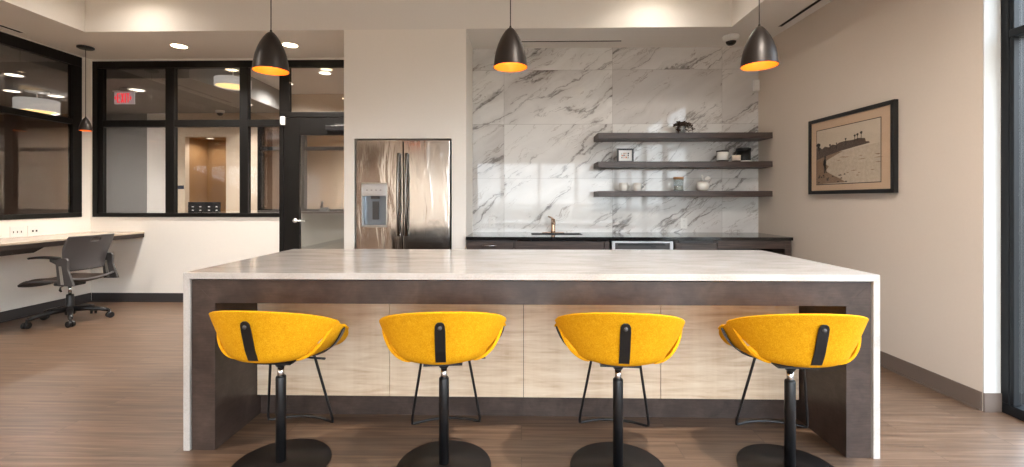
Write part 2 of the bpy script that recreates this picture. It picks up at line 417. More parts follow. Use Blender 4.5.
bm = B(); prism(bm, [(XR-.008, 2.652), (XR+.002, 2.652), (2.618, 4.34), (2.608, 4.34)], 'z', .012, .108); prism(bm, [(XR-.016, 2.652), (XR+.002, 2.652), (2.618, 4.34), (2.600, 4.34)], 'z', 0, .012); struct('baseboard_right', bm, M['base'])
bm = B(); box(bm, XR-.004, 2.748, 2.634, 2.6415, 0, .108); struct('baseboard_reveal', bm, M['base'])
bm = B(); coved(bm, ((XL, YF), (XL, YB)), .105, .008, (1, 0)); struct('baseboard_left', bm, M['base_dark'])
bm = B(); coved(bm, ((XL+.02, YB), (-2.87, YB)), .105, .008, (0, -1)); struct('baseboard_back', bm, M['base_dark'])

# ---- window_1: interior glazing over the desk (left wall)
w = struct('window_1', label='black framed interior window above the desk', cat='window')
def bars(lst, name, parent, mat, bev=.004):
    for a in lst:
        bm = B(); box(bm, *a); obj(name, bm, mat, parent, bev)
X0, X1 = XL-.05, XL+.012
bars([(X0, X1, 1.4, 5.165, WZ0, 1.068), (X0, X1, 1.4, 5.165, 2.77, WZ1), (X0, X1, 5.055, 5.165, 1.068, 2.77), (X0, X1, 1.4, 1.5, 1.068, 2.77), (X0, X1, 3.22, 3.30, 1.068, 2.77)], 'frame', w, M['black_frame'])
bars([(X0, X1, 1.5, 3.22, 2.085, 2.15), (X0, X1, 3.30, 5.055, 2.085, 2.15)], 'mid_rail', w, M['black_frame'])
bm = B(); box(bm, XL-.016, XL-.010, 1.5, 3.22, 1.068, 2.085); box(bm, XL-.016, XL-.010, 1.5, 3.22, 2.15, 2.77)
box(bm, XL-.016, XL-.010, 3.30, 5.055, 1.068, 2.085); box(bm, XL-.016, XL-.010, 3.30, 5.055, 2.15, 2.77); obj('glass', bm, M['glass'], w)

# ---- window_2: glazing in the back wall, with the door beside it
w = struct('window_2', label='black framed interior glazing beside the door', cat='window')
Y0, Y1 = YB-.012, YB+.05
bars([(-5.13, -5.07, Y0, Y1, 1.012, 2.872), (-5.07, -5.01, Y0+.015, Y1, 1.06, 2.79), (-4.242, -4.135, Y0, Y1, 1.06, 2.79), (-3.347, -3.245, Y0, Y1, 1.06, 2.79), (-2.87, -2.752, Y0, Y1, 2.257, 2.79)], 'mullion', w, M['black_frame'])
bars([(-5.07, -1.765, Y0, Y1, 2.79, 2.872), (-5.07, -2.872, Y0, Y1, 1.012, 1.06), (-5.01, -4.242, Y0, Y1, 2.087, 2.168), (-4.135, -3.347, Y0, Y1, 2.087, 2.168), (-3.245, -2.872, Y0, Y1, 2.087, 2.168), (-2.87, -1.765, Y0, Y1, 2.195, 2.257)], 'rail', w, M['black_frame'])
bm = B()
for a, b in ((-5.01, -4.242), (-4.135, -3.347), (-3.245, -2.872)):
    box(bm, a, b, YB+.018, YB+.024, 1.06, 2.087); box(bm, a, b, YB+.018, YB+.024, 2.168, 2.79)
box(bm, -2.752, -1.765, YB+.018, YB+.024, 2.257, 2.79)
obj('glass', bm, M['glass'], w)
d = struct('door_1', label='black framed glass door with lever handle', cat='door')
bars([(-2.87, -2.822, Y0, Y1, 0, 2.195), (-1.84, -1.765, Y0, Y1, 0, 2.195)], 'jamb', d, M['black_frame'])
bm = B(); y0, y1 = YB-.006, YB+.04
box(bm, -2.817, -2.63, y0, y1, .01, 2.19); box(bm, -1.97, -1.845, y0, y1, .01, 2.19); box(bm, -2.63, -1.97, y0, y1, 1.985, 2.19); box(bm, -2.63, -1.97, y0, y1, .01, .28)
obj('leaf_frame', bm, M['black_frame'], d, .003)
bm = B(); box(bm, -2.63, -1.97, YB+.01, YB+.016, .28, 1.985); obj('glass', bm, M['glass'], d)
bm = B(); lathe(bm, [(0, 0), (.026, 0), (.026, .008), (0, .008)], 20); bmesh.ops.rotate(bm, verts=bm.verts, matrix=Matrix.Rotation(PI/2, 3, 'X')); bmesh.ops.translate(bm, verts=bm.verts, vec=(-2.68, y0, .97))
tube(bm, [(-2.68, y0-.004, .97), (-2.68, y0-.05, .97), (-2.665, y0-.056, .97), (-2.54, y0-.056, .968)], .009, 10); obj('handle', bm, M['steel'], d)
bm = B(); box(bm, -2.30, -2.05, y0-.05, y0-.002, 2.03, 2.09); prism(bm, [(-2.2, y0-.05), (-2.16, y0-.05), (-1.98, y0-.02), (-2.0, y0-.005)], 'z', 2.095, 2.11); obj('closer', bm, M['black'], d, .004)
bm = B(); box(bm, -2.845, -2.795, Y0-.03, Y0-.001, 2.10, 2.20); obj('contact_sensor', bm, M['white_plastic'], d, .004)

# ---- storefronts: right side and behind the camera
XS = 2.75
w = struct('window_3', label='charcoal framed storefront window at the right edge', cat='window')
bars([(XS, XS+.11, 2.60, 2.649, .06, ZC), (XS+.004, XS+.05, 2.578, 2.60, .06, 2.132), (XS+.004, XS+.05, 2.578, 2.60, 2.177, ZC)]+[(XS, XS+.11, y-.03, y+.03, .06, 2.85) for y in (1.15, -.35, -1.85, -3.35)], 'mullion', w, M['store_frame'])
bars([(XS, XS+.11, YF, 2.649, 0, .06), (XS, XS+.11, YF, 2.60, 2.132, 2.177), (XS, XS+.11, YF, 2.60, 2.85, ZC)], 'rail', w, M['store_frame'])
bm = B(); box(bm, XS+.02, XS+.026, YF, 2.578, .06, 2.85); obj('glass', bm, M['glass_out'], w)
w = struct('window_4')
bars([(x-.035, x+.035, YF-.11, YF, .06, 2.35) for x in (-1.71, -.6, .55, 1.7, 2.80)], 'mullion', w, M['store_frame'])
bars([(-1.75, 2.95, YF-.11, YF, 0, .06), (-1.75, 2.95, YF-.11, YF, 2.34, 2.40), (-1.75, 2.95, YF-.11, YF, 1.02, 1.07)], 'rail', w, M['store_frame'])
bm = B(); box(bm, -1.75, 2.95, YF-.06, YF-.054, .06, 2.34); obj('glass', bm, M['glass_out'], w)
bm = B()
# pale paving outside; the building's own footprint is left out
for a in ((-60, 60, -60, YF-.2), (2.95, 60, YF-.2, 60)): box(bm, *a, -.14, -.06)
struct('ground', bm, M['ground'])
bm = B(); prism(bm, [(8, -.06), (12, .8), (20, 4.2), (30, 7), (60, 9), (60, -.06)], 'y', -30, 30); struct('ground_bank', bm, plain('leaf_litter_bank', (112, 98, 84), .95, var=.35, nscale=2.5))
random.seed(11)
def tree(x, y, z, h, label):
    r = thing('bare_tree', label, 'tree', (x, y, z), 0, 'bare trees on the bank outside'); bm = B(); br = B()
    lean = Vector((random.uniform(-.08, .08), random.uniform(-.14, .14), 1)); P = [Vector((x, y, z-.3))+lean*h*k/8+Vector((0, math.sin(k*.9+x)*.12, 0)) for k in range(9)]
    tube(bm, P, [.20*(1-k/9.5) for k in range(9)], 8); obj('trunk', bm, M['bark'], r)
    def grow(p, d, l, rad, n):
        q = [p, p+d*l*.5+Vector((random.uniform(-.1, .1), random.uniform(-.1, .1), .08))*l, p+d*l+Vector((0, 0, .2))*l]
        tube(br, q, [rad, rad*.75, rad*.45], 5, False)
        if n:
            for _ in range(3): grow(q[1].lerp(q[2], random.random()), (d+Vector((random.uniform(-.8, .8), random.uniform(-.8, .8), random.uniform(-.1, .7)))).normalized(), l*.62, rad*.55, n-1)
    for k in range(3, 9):
        for _ in range(2): a = random.uniform(0, 2*PI); grow(P[k], Vector((math.cos(a), math.sin(a), .6)).normalized(), h*.22, .07, 2)
    obj('branches', br, M['bark'], r)
for i in range(6):
    y = -12+i*5.2+random.uniform(-.3, .3); x = (12, 16.5)[i % 2]+random.uniform(-.5, .5); z = .7 if x < 12.6 else .8+(x-12)*.425
    tree(x, y, z, random.uniform(6, 9), 'bare tree on the bank outside the storefront')

# ------------------------------------------------------------------ rooms seen through the interior glazing
YC = 7.6
bm = B(); box(bm, -11.5, -1.0, YB+.125, 10.6, 3.02, 3.1)
struct('ceiling_corridor', bm, M['ceil'])
p0, p1, p2 = atz(172, 72, 2.7), atz(240, 94, 2.7), atz(283, 111, 2.7)
bm = B(); prism(bm, [(-10.2, YB+.125), (p0.x, YB+.125), (p1.x, p1.y), (p2.x, min(p2.y, YC)), (p2.x, YC), (-10.2, YC)], 'z', 2.7, 3.02)
struct('ceiling_bulkhead', bm, M['grey_paint'])
bm = B(); box(bm, -7.215, at(147, 0, YC).x, YC, YC+.1, 0, 3.02); struct('wall_corridor_grey', bm, M['grey_paint'])
nx0, nx1, nz = at(185, 0, YC).x, at(226, 0, YC).x, at(0, 140, YC).z
wx0 = at(258, 0, YC).x
bm = B(); box(bm, at(147, 0, YC).x, at(170, 0, YC).x, YC, YC+.1, 0, 2.699); struct('wall_corridor_pale', bm, M['paint'])
bm = B(); box(bm, at(170, 0, YC).x, nx0, YC, YC+.1, 0, 3.02); box(bm, nx1, wx0, YC, YC+.1, 0, 3.02); box(bm, nx0, nx1, YC, YC+.1, 2.3, 3.02)
box(bm, wx0, -1.0, YC, YC+.1, 2.55, 3.02); struct('wall_corridor_beige', bm, M['beige_paint'])
bm = B(); box(bm, wx0, -1.0, YC, YC+.1, 0, 1.0); struct('wall_corridor_low', bm, plain('sage_grey_paint', (142, 142, 134), .7, var=.03))
bm = B(); box(bm, nx0-.1, nx1+.1, YC+.55, YC+.65, 0, 2.4); box(bm, nx0-.1, nx0, YC+.1, YC+.55, 0, 2.4); box(bm, nx1, nx1+.1, YC+.1, YC+.55, 0, 2.4); box(bm, nx0-.1, nx1+.1, YC+.1, YC+.65, 2.3, 2.4)
struct('wall_alcove', bm, M['tan_paint'])
w = struct('window_5')
wz0, wzm, wz1 = 1.0, at(0, 151, YC).z, 2.55
bars([(x, x+.07, YC-.02, YC+.08, wz0, wz1) for x in (wx0, at(301, 0, YC).x, -1.07)], 'mullion', w, M['black_frame'])
bars([(wx0, -1.0, YC-.02, YC+.08, z, z+.06) for z in (wz0, wzm, wz1-.06)], 'rail', w, M['black_frame'])
bm = B(); box(bm, wx0, -1.0, YC+.03, YC+.036, wz0, wz1); obj('glass', bm, M['glass'], w)
bm = B(); box(bm, -6.6, -1.0, 9.6, 9.7, 0, 3.02); struct('wall_office_back', bm, M['beige_paint'])
bm = B(); box(bm, -1.0, -.9, YB+.125, 10.0, 0, 3.02); struct('wall_office_right', bm, M['beige_paint'])
bm = B(); box(bm, nx1+.15, nx1+.25, YC+.1, 9.6, 0, 3.02); struct('wall_office_left', bm, M['brown_paint'])
# meeting room behind the left window
bm = B(); box(bm, -10.2, -10.1, .6, YC+.1, 0, 2.7); struct('wall_meeting_far', bm, M['brown_paint'])
bm = B(); box(bm, -10.1, -7.22, YC, YC+.1, 0, 2.7); struct('wall_meeting_side', bm, M['brown_paint'])
bm = B(); box(bm, -10.2, XL-.12, .5, .6, 0, 2.7); struct('wall_meeting_near', bm, M['brown_paint'])
bm = B(); box(bm, -10.2, XL-.125, .5, YB+.12, 2.7, 2.9); struct('ceiling_meeting', bm, M['grey_paint'])

# ------------------------------------------------------------------ island
r = thing('kitchen_island', 'long waterfall island with white quartz top, dark brown portal and pale maple panels', 'kitchen island', (.02, 2.67, 0))
IX0, IX1, IY0, IY1, IZ = -1.64, 1.682, 2.147, 3.2, .864
T = .031
bm = B(); prism(bm, [(IX0, IZ), (IX1, IZ), (IX1-T, IZ-T), (IX0+T, IZ-T)], 'y', IY0, IY1); obj('countertop', bm, M['quartz'], r, .0015)
for sx, xa, xb in ((1, IX0, IX0+T), (-1, IX1, IX1-T)):
    bm = B(); prism(bm, [(xa, 0), (xa, IZ), (xb, IZ-T), (xb, 0)], 'y', IY0, IY1); obj('waterfall_side', bm, M['quartz'], r, .0015)
fy = IY0+.008; ax0, ax1, az = IX0+T+.005, IX1-T-.005, IZ-T-.005
LW, AH = .115, .113
PY = 2.50
bm = B(); prism(bm, [(ax0, az), (ax1, az), (ax1-LW, az-AH), (ax0+LW, az-AH)], 'y', fy, PY+.1); obj('apron', bm, M['darkwood'], r, .0012)
for xa, xb in ((ax0, ax0+LW), (ax1, ax1-LW)):
    bm = B(); prism(bm, [(xa, 0), (xa, az), (xb, az-AH), (xb, 0)], 'y', fy, IY1-.02); obj('portal_leg', bm, M['darkwood'], r, .0012)
px0, px1 = -1.488, 1.522
bm = B(); box(bm, ax0+LW+.002, ax1-LW-.002, PY+.02, IY1-.02, .12, az-AH); obj('cabinet_body', bm, M['darkwood'], r)
seams = [px0, -.738, .011, .767, px1]
for a, b in zip(seams, seams[1:]):
    bm = B(); box(bm, a+.0015, b-.0015, PY, PY+.019, .12, az-AH-.003); obj('front_panel', bm, M['maple'], r, .001)
bm = B(); box(bm, ax0+LW+.002, ax1-LW-.002, PY+.035, PY+.06, 0, .12); obj('toe_kick', bm, M['darkwood'], r)

# ------------------------------------------------------------------ bar stools
GS = 'yellow bar stools along the island'
def build_stool(label):
    r = thing('bar_stool', label, 'bar stool', (0, 0, 0), 0, GS)
    def part(n, bm, m, parent=r, **k): return obj(n, bm, m, parent, world=False, **k)
    bm = B(); lathe(bm, [(0, 0), (.212, 0), (.215, .004), (.213, .010), (.05, .016), (.03, .022), (0, .022)], 64); part('base', bm, M['disc'])
    bm = B(); lathe(bm, [(0, .018), (.0225, .018), (.0225, .405), (.0205, .41), (0, .41)], 28); part('pole', bm, M['black'])
    bm = B(); lathe(bm, [(0, .40), (.0145, .40), (.0145, .452), (0, .452)], 24); part('gas_piston', bm, M['chrome'])
    bm = B(); lathe(bm, [(0, .456), (.020, .456), (.024, .464), (.037, .484), (.037, .489), (0, .489)], 24); box(bm, -.085, .085, -.07, .10, .486, .494); part('hub', bm, M['black'])
    bm = B(); tube(bm, [(.02, .02, .488), (.10, .03, .487), (.185, .04, .480), (.19, .04, .480)], [.0045, .004, .006, .005], 8); part('height_lever', bm, M['black'])
    # --- foot rest: bent rod, two uprights and a bowed bar
    pts = []
    L = Vector((-.105, .09, .497)); Lb = Vector((-.168, .165, .128)); Rb = Vector((.168, .165, .128)); R = Vector((.105, .09, .497))
    pts += [L.lerp(Lb, k/8) for k in range(8)]+[L.lerp(Lb, .96)+Vector((.001, 0, 0)), Lb+Vector((.004, .001, -.004))]
    for k in range(13):
        a = -1+2*k/12; pts.append(Vector((a*.155, .172+.045*(1-a*a), .121)))
    pts += [Rb+Vector((-.004, .001, -.004)), Rb.lerp(R, .04)+Vector((-.001, 0, 0))]+[Rb.lerp(R, k/8) for k in range(1, 9)]
    bm = B(); tube(bm, pts, .0062, 10); part('footrest', bm, M['black'])
    # --- back: conical sheet, cut diagonally at both ends
    def bk(u, v):
        s = 2*u-1; top = math.radians(88); bot = math.radians(52)
        vv = v**.9
        th = s*(bot+(top-bot)*vv)
        if v < .16: k = v/.16; rr = .13+.085*math.sin(k*PI/2); z = .528+.045*(1-math.cos(k*PI/2))
        else: k = (v-.16)/.84; rr = .215+.060*k; z = .573+k*(.198-.100*abs(s)**2.0)
        return (rr*1.0*math.sin(th), -rr*.90*math.cos(th)+.0, z)
    bm = B(); grid(bm, bk, 48, 24, .011); part('backrest', bm, M['felt'], bevel=.003)
    # --- seat: sling that curls up outside the back as low arms
    def st(u, v):
        s = 2*u-1; a = abs(s); sg = 1 if s >= 0 else -1
        ang = a*math.radians(70)
        if a < .40: x = sg*.13*a/.40; z = .500
        else:
            k = (a-.40)/.60; x = sg*(.13+.146*math.sin(k*1.25)/math.sin(1.25)); z = .500+.158*(1-math.cos(k*1.30))/(1-math.cos(1.30))
        yr = -.116+.084*max(0, (a-.45)/.55)**2.3+.10*max(0, 1-a/.42)**.7; yf = .20-.085*a**2.5
        if a > .84: q = (a-.84)/.16; yr += .012*q*q; yf -= .055*q*q
        y = yr+(yf-yr)*v
        lip = -.02*max(0, (v-.75)/.25)**2*(1-a*.6)
        return (x, y, z+lip-.075*v*max(0, a-.55)+.022*(1-v)**2)
    bm = B(); grid(bm, st, 56, 16, .012); part('seat', bm, M['felt'], bevel=.003)
    # --- straps
    def strap(path, side):
        bm = B(); n = len(path)
        ribbon(bm, path, [.043]*(n-3)+[.040, .031, .014], .005, side); return bm
    path = [(0, -.02, .500), (0, -.09, .515), (0, -.125, .524), (0, -.165, .534), (0, -.196, .551), (0, -.2105, .582)]
    path += [(0, -.2085-.054*k_-.003, .577+.196*k_) for k_ in (.12, .27, .42, .57, .68, .735, .765)]
    sb = part('strap', strap(path, (1, 0, 0)), M['black'], bevel=.001)
    bm = B(); lathe(bm, [(0, 0), (.009, 0), (.008, .004), (0, .006)], 16); bmesh.ops.rotate(bm, verts=bm.verts, matrix=Matrix.Rotation(PI/2-.15, 3, 'X')); bmesh.ops.translate(bm, verts=bm.verts, vec=(0, -.2495, .7035)); part('bolt', bm, M['grey_plastic'], sb)
    for sg in (-1, 1):
        path = [(sg*.03, .045, .496), (sg*.12, .045, .494)]
        for k in (.5, .6, .7, .78, .85, .90, .93, .95):
            q = st(.5+sg*k/2, .45); nx = (k-.40)/.60*1.25
            path.append((q[0]+sg*.008*math.sin(nx), .045, q[2]-.006*math.cos(nx)-.002))
        sb = part('strap', strap(path, (0, 1, 0)), M['black'], bevel=.001)
    return r
s1 = build_stool('yellow felt bar stool at the left end of the island, nearest its left leg')
s1.location = (-1.103, 2.04, 0); s1.rotation_euler = (0, 0, math.radians(-3))
dup(s1, (-.353, 2.04, 0), 'yellow felt bar stool second from the left, in front of the left maple panels', math.radians(6))
dup(s1, (.435, 2.04, 0), 'yellow felt bar stool third from the left, right of the middle of the island', math.radians(-5))
dup(s1, (1.201, 2.04, 0), 'yellow felt bar stool at the right end of the island, nearest its right leg', math.radians(-3))

# ------------------------------------------------------------------ refrigerator
r = thing('refrigerator', 'stainless french door refrigerator recessed in the wall', 'refrigerator', (-1.172, 4.75, 0))
fx0, fx1 = -1.636, -.707
bm = B(); box(bm, fx0+.005, fx1-.005, 4.50, 5.17, .02, 1.80); obj('body', bm, M['black'], r, .004)
xm = -1.172
def curved_panel(bm, xa, xb, za, zb, y, depth, bulge, n=14):
    fr = [(xa+(xb-xa)*k/n, y-bulge*(1-(2*k/n-1)**2)) for k in range(n+1)]
    prism(bm, fr+[(xb, y+depth), (xa, y+depth)], 'z', za, zb)
# left door with a cut-out for the dispenser
dx0, dx1, dz0, dz1 = -1.588, -1.33, .945, 1.385
dl = B(); y = 4.425
box(dl, fx0, dx0, y, y+.07, .70, 1.808); box(dl, dx1, xm-.004, y, y+.07, .70, 1.808); box(dl, dx0, dx1, y, y+.07, .70, dz0); box(dl, dx0, dx1, y, y+.07, dz1, 1.808)
bmesh.ops.remove_doubles(dl, verts=dl.verts, dist=1e-5)
dlo = obj('door', dl, M['fridge'], r)
dr = B(); box(dr, xm+.004, fx1, y, y+.07, .70, 1.808); dro = obj('door', dr, M['fridge'], r, .006)
bm = B(); box(bm, fx0, fx1, y, y+.07, .06, .69); fd = obj('freezer_drawer', bm, M['fridge'], r, .006)
bm = B(); box(bm, dx0, dx1, y+.064, y+.069, dz0, dz1); obj('recess', bm, M['recess'], dlo)
bm = B()
for a in ((dx0, dx0+.012, y-.004, y+.064, dz0, dz1), (dx1-.012, dx1, y-.004, y+.064, dz0, dz1), (dx0, dx1, y-.004, y+.064, dz0, dz0+.02), (dx0, dx1, y-.004, y+.064, dz1-.012, dz1)): box(bm, *a)
disp = obj('dispenser', bm, M['steel'], dlo, .002)
bm = B(); box(bm, dx0+.012, dx1-.012, y-.002, y+.03, 1.255, dz1-.012); 
bp = obj('control_panel', bm, plain('pale_steel_panel', (196, 196, 198), .3, metal=.6, var=.02), r, .003)
bm = B(); box(bm, -1.50, -1.42, y+.02, y+.05, 1.225, 1.255); box(bm, -1.492, -1.428, y+.045, y+.058, 1.02, 1.2); obj('paddle', bm, M['grey_plastic'], r, .004)
for kx in range(4):
    bm = B(); box(bm, dx0+.05+kx*.045, dx0+.066+kx*.045, y-.0035, y-.0019, 1.31, 1.316); obj('button', bm, M['grey_plastic'], r)
for xh, par in ((-1.212, dlo), (-1.132, dro)):
    bm = B(); pts = []
    for k in range(21):
        v = -1+2*k/20; pts.append((xh, y-.025-.032*(1-v*v), 1.268+v*.40))
    pts = [(xh, y+.002, .868)]+pts+[(xh, y+.002, 1.668)]
    tube(bm, pts, .014, 12); obj('handle', bm, M['dark_steel'], par)
bm = B(); tube(bm, [(fx0+.08, y+.002, .60), (fx0+.08, y-.045, .60), (fx1-.08, y-.045, .60), (fx1-.08, y+.002, .60)], .013, 12); obj('handle', bm, M['steel'], fd)

# ------------------------------------------------------------------ kitchen run in the niche
WT = .857
r = thing('worktop', 'black polished stone worktop along the marble wall', 'worktop', (1.05, 4.68, WT-.03))
sx0, sx1, sy0, sy1 = .10, .63, 4.60, 4.87
bm = B(); wx0_, wx1_ = -.54, 2.598; wy0, wy1 = 4.36, YA-.002
for a in ((wx0_, sx0, wy0, wy1), (sx1, wx1_, wy0, wy1), (sx0, sx1, wy0, sy0), (sx0, sx1, sy1, wy1)): box(bm, *a, WT-.030, WT)
bmesh.ops.remove_doubles(bm, verts=bm.verts, dist=1e-5); obj('slab', bm, M['stone'], r)
r = thing('sink', 'black undermount sink set in the worktop below the bronze tap', 'sink', (.365, 4.735, WT-.22))
bm = B(); 
for a in ((sx0+.001, sx0+.009, sy0+.001, sy1-.001, WT-.2, WT-.002), (sx1-.009, sx1-.001, sy0+.001, sy1-.001, WT-.2, WT-.002), (sx0+.009, sx1-.009, sy0+.001, sy0+.009, WT-.2, WT-.002), (sx0+.009, sx1-.009, sy1-.009, sy1-.001, WT-.2, WT-.002), (sx0+.009, sx1-.009, sy0+.009, sy1-.009, WT-.2, WT-.19)): box(bm, *a)
obj('basin', bm, M['black_jar'], r)
bm = B(); lathe(bm, [(0, 0), (.03, 0), (.03, .003), (0, .004)], 20, (.365, 4.735, WT-.189)); obj('drain', bm, M['steel'], r)
r = thing('faucet', 'short bronze faucet behind the sink', 'faucet', (.345, 4.92, WT))
bm = B(); prism(bm, [(.345-.12, 4.895), (.345+.12, 4.895), (.345+.12, 4.945), (.345-.12, 4.945)], 'z', WT, WT+.006); obj('deck_plate', bm, M['bronze'], r, .004)
bm = B(); lathe(bm, [(0, .006), (.026, .006), (.022, .02), (.020, .12), (.022, .15), (.0, .155)], 24, (.345, 4.92, WT)); obj('body', bm, M['bronze'], r)
bm = B(); tube(bm, [(.345, 4.92, WT+.10), (.345, 4.87, WT+.125), (.345, 4.80, WT+.13), (.345, 4.765, WT+.118), (.345, 4.76, WT+.10)], [.016, .015, .014, .013, .013], 14); obj('spout', bm, M['bronze'], r)
bm = B(); tube(bm, [(.345, 4.92, WT+.15), (.325, 4.925, WT+.165), (.29, 4.93, WT+.178)], [.010, .008, .007], 10); obj('lever', bm, M['bronze'], r)

CF, CB, CT = 4.385, YA-.01, WT-.031
def carcass(x0, x1, r, toe=True):
    bm = B(); box(bm, x0, x1, CF+.02, CB, .1, CT); 
    obj('body', bm, M['cabwood'], r)
    bm = B(); box(bm, x0, x1, CF+.07, CF+.09, 0, .1); obj('toe_kick', bm, M['toe'], r)
r = thing('drawer_cabinet', 'dark wood drawer cabinet at the left end of the worktop', 'cabinet', (-.305, 4.7, 0))
carcass(-.538, -.075, r)
for z0, z1 in ((.63, CT-.012), (.37, .624), (.106, .364)):
    bm = B(); box(bm, -.535, -.078, CF, CF+.019, z0, z1); dd = obj('drawer', bm, M['cabwood'], r, .0015)
    bm = B(); zc = (z0+z1)/2 if z0 < .6 else .772; tube(bm, [(-.385, CF+.001, zc), (-.385, CF-.03, zc), (-.245, CF-.03, zc), (-.245, CF+.001, zc)], .006, 8); obj('handle', bm, M['chrome'], dd)
r = thing('sink_cabinet', 'dark wood sink cabinet between the drawer cabinet and the dishwasher', 'cabinet', (.39, 4.7, 0))
bm = B(); x0, x1 = -.073, .852
for a in ((x0, x0+.018, CF+.02, CB, .1, CT), (x1-.018, x1, CF+.02, CB, .1, CT), (x0, x1, CB-.01, CB, .1, CT), (x0, x1, CF+.02, CB, .1, .118)): box(bm, *a)
obj('body', bm, M['cabwood'], r)
bm = B(); box(bm, x0, x1, CF+.07, CF+.09, 0, .1); obj('toe_kick', bm, M['toe'], r)
bm = B(); box(bm, x0+.003, x1-.05, CF, CF+.019, .69, CT-.012); obj('false_front', bm, M['cabwood'], r, .0015)
bm = B(); box(bm, x1-.047, x1, CF, CF+.019, .106, CT-.012); obj('filler', bm, M['cabwood'], r, .0015)
for a, b in ((x0+.003, .363), (.367, x1-.05)):
    bm = B(); box(bm, a, b, CF, CF+.019, .106, .684); obj('door', bm, M['cabwood'], r, .0015)
r = thing('dishwasher', 'white front dishwasher under the worktop', 'dishwasher', (1.17, 4.7, 0))
bm = B(); box(bm, .872, 1.468, CF+.03, CB, .1, CT-.004); obj('body', bm, M['black'], r)
bm = B(); box(bm, .878, 1.462, CF-.01, CF+.028, .12, .735)
box(bm, .878, 1.462, CF-.01, CF+.028, .80, CT-.012); box(bm, .878, .905, CF-.01, CF+.028, .735, .80); box(bm, 1.435, 1.462, CF-.01, CF+.028, .735, .80)
dd = obj('door', bm, M['dish'], r)
bm = B(); box(bm, .905, 1.435, CF+.004, CF+.02, .735, .80); obj('handle_recess', bm, M['grey_plastic'], r)
bm = B(); box(bm, .93, 1.39, CF-.002, CF+.004, .775, .79); obj('vent_grille', bm, M['black'], r)
bm = B(); box(bm, 1.25, 1.30, CF-.004, CF+.0035, .757, .768); obj('display', bm, M['black_jar'], r)
bm = B(); box(bm, .872, 1.468, CF+.06, CF+.08, .0, .1); obj('toe_kick', bm, M['black'], r)
r = thing('base_cabinet', 'dark wood base cabinet right of the dishwasher', 'cabinet', (1.69, 4.7, 0))
carcass(1.486, 1.89, r)
bm = B(); box(bm, 1.489, 1.887, CF, CF+.019, .106, CT-.03); dd = obj('door', bm, M['cabwood'], r, .0015)
bm = B(); box(bm, 1.53, 1.85, CF+.004, CF+.019, CT-.026, CT-.004); obj('top_pull', bm, M['grey_plastic'], r)
r = thing('open_knee_bay', 'dark wood bay with open space under the right end of the worktop', 'cabinet', (2.25, 4.7, 0))
bm = B(); box(bm, 1.892, 2.533, CF, CF+.02, .745, CT); obj('apron', bm, M['cabwood'], r, .001)
bm = B(); box(bm, 2.535, 2.592, CF, CB, 0, CT); obj('end_panel', bm, M['cabwood'], r, .001)
bm = B(); box(bm, 1.892, 2.533, CB-.03, CB, 0, .745); obj('back_panel', bm, M['black'], r)

# ------------------------------------------------------------------ shelves and what stands on them
SY0, SX0, SX1 = 4.72, .798, 2.601
for k, (zt, lb) in enumerate(((1.917, 'dark wood floating shelf, the topmost, holding the trailing plant'), (1.617, 'dark wood floating shelf in the middle, holding the small framed picture'), (1.309, 'dark wood floating shelf, the lowest, holding the white mugs'))):
    bm = B(); box(bm, SX0, SX1, SY0, YA-.001, zt-.06, zt); tag(obj('floating_shelf', bm, M['cabwood'], None, .0015), lb, 'shelf', 'floating shelves on the marble wall')
Z1, Z2, Z3 = 1.917, 1.617, 1.309
# plant
YP = 4.86
px = at(679.5, 130, YP).x
r = thing('potted_plant', 'small trailing plant with dark leaves in a pale grey pot on the top shelf', 'plant', (px, YP-.03, Z1))
bm = B(); lathe(bm, [(0, .001), (.045, .001), (.058, .075), (.053, .077), (.048, .06), (0, .058)], 28, (px, YP-.03, Z1)); obj('pot', bm, M['pot'], r)
bm = B()
def leaf(bm, p, d, n, s):
    d = d.normalized(); w = d.cross(n).normalized(); n = w.cross(d)
    P = [p, p+d*s*.35+w*s*.3+n*s*.06, p+d*s*.75+w*s*.26, p+d*s, p+d*s*.75-w*s*.26, p+d*s*.35-w*s*.3+n*s*.06]
    v = [bm.verts.new(q) for q in P]; c = bm.verts.new(p+d*s*.55-n*s*.07)
    for i in range(6): bm.faces.new((v[i], v[(i+1) % 6], c))
st_pts = []
top = Vector((px, YP-.03, Z1+.07))
for k in range(12):
    a = k/12*2*PI+random.uniform(-.2, .2); out = random.uniform(.06, .115)
    trail = random.uniform(.03, .16) if math.sin(a) < -.05 else random.uniform(0., .05)
    path = [top+Vector((math.cos(a)*.02, math.sin(a)*.02, 0)), top+Vector((math.cos(a)*out*.55, math.sin(a)*out*.55, random.uniform(.03, .06)))]
    e = top+Vector((math.cos(a)*out, math.sin(a)*min(out, .09)-.0, random.uniform(-.005, .03)))
    if trail > .06: e.y = min(e.y, SY0-.012); e.x = px+(e.x-px)*.75; trail = min(trail, .10)
    path.append(e)
    if trail > .06: path += [e+Vector((math.cos(a)*.012, -.006, -trail*.5)), e+Vector((math.cos(a)*.016, -.006, -trail))]
    st_pts.append(path)
for p in st_pts: tube(bm, p, .0022, 5)
obj('stem', bm, M['leaf'], r)
bm = B()
for p in st_pts:
    for i in range(len(p)-1):
        for q in range(5):
            c = p[i].lerp(p[i+1], (q+.5)/6); c.z = max(c.z, 1.872)
            if c.z < Z1+.014 and c.y > SY0-.02: continue
            for _ in range(1 if i == 0 else 2):
                dv = Vector((random.uniform(-1, 1), random.uniform(-1, .1) if c.z < Z1+.02 else random.uniform(-1, 1), random.uniform(-.3, .8) if c.z > Z1+.02 else random.uniform(-.8, .4)))
                if dv.length < .2: continue
                leaf(bm, c, dv, Vector((random.uniform(-1, 1), random.uniform(-1, 1), 1)), random.uniform(.022, .034))
o = obj('foliage', bm, M['leaf'], r)
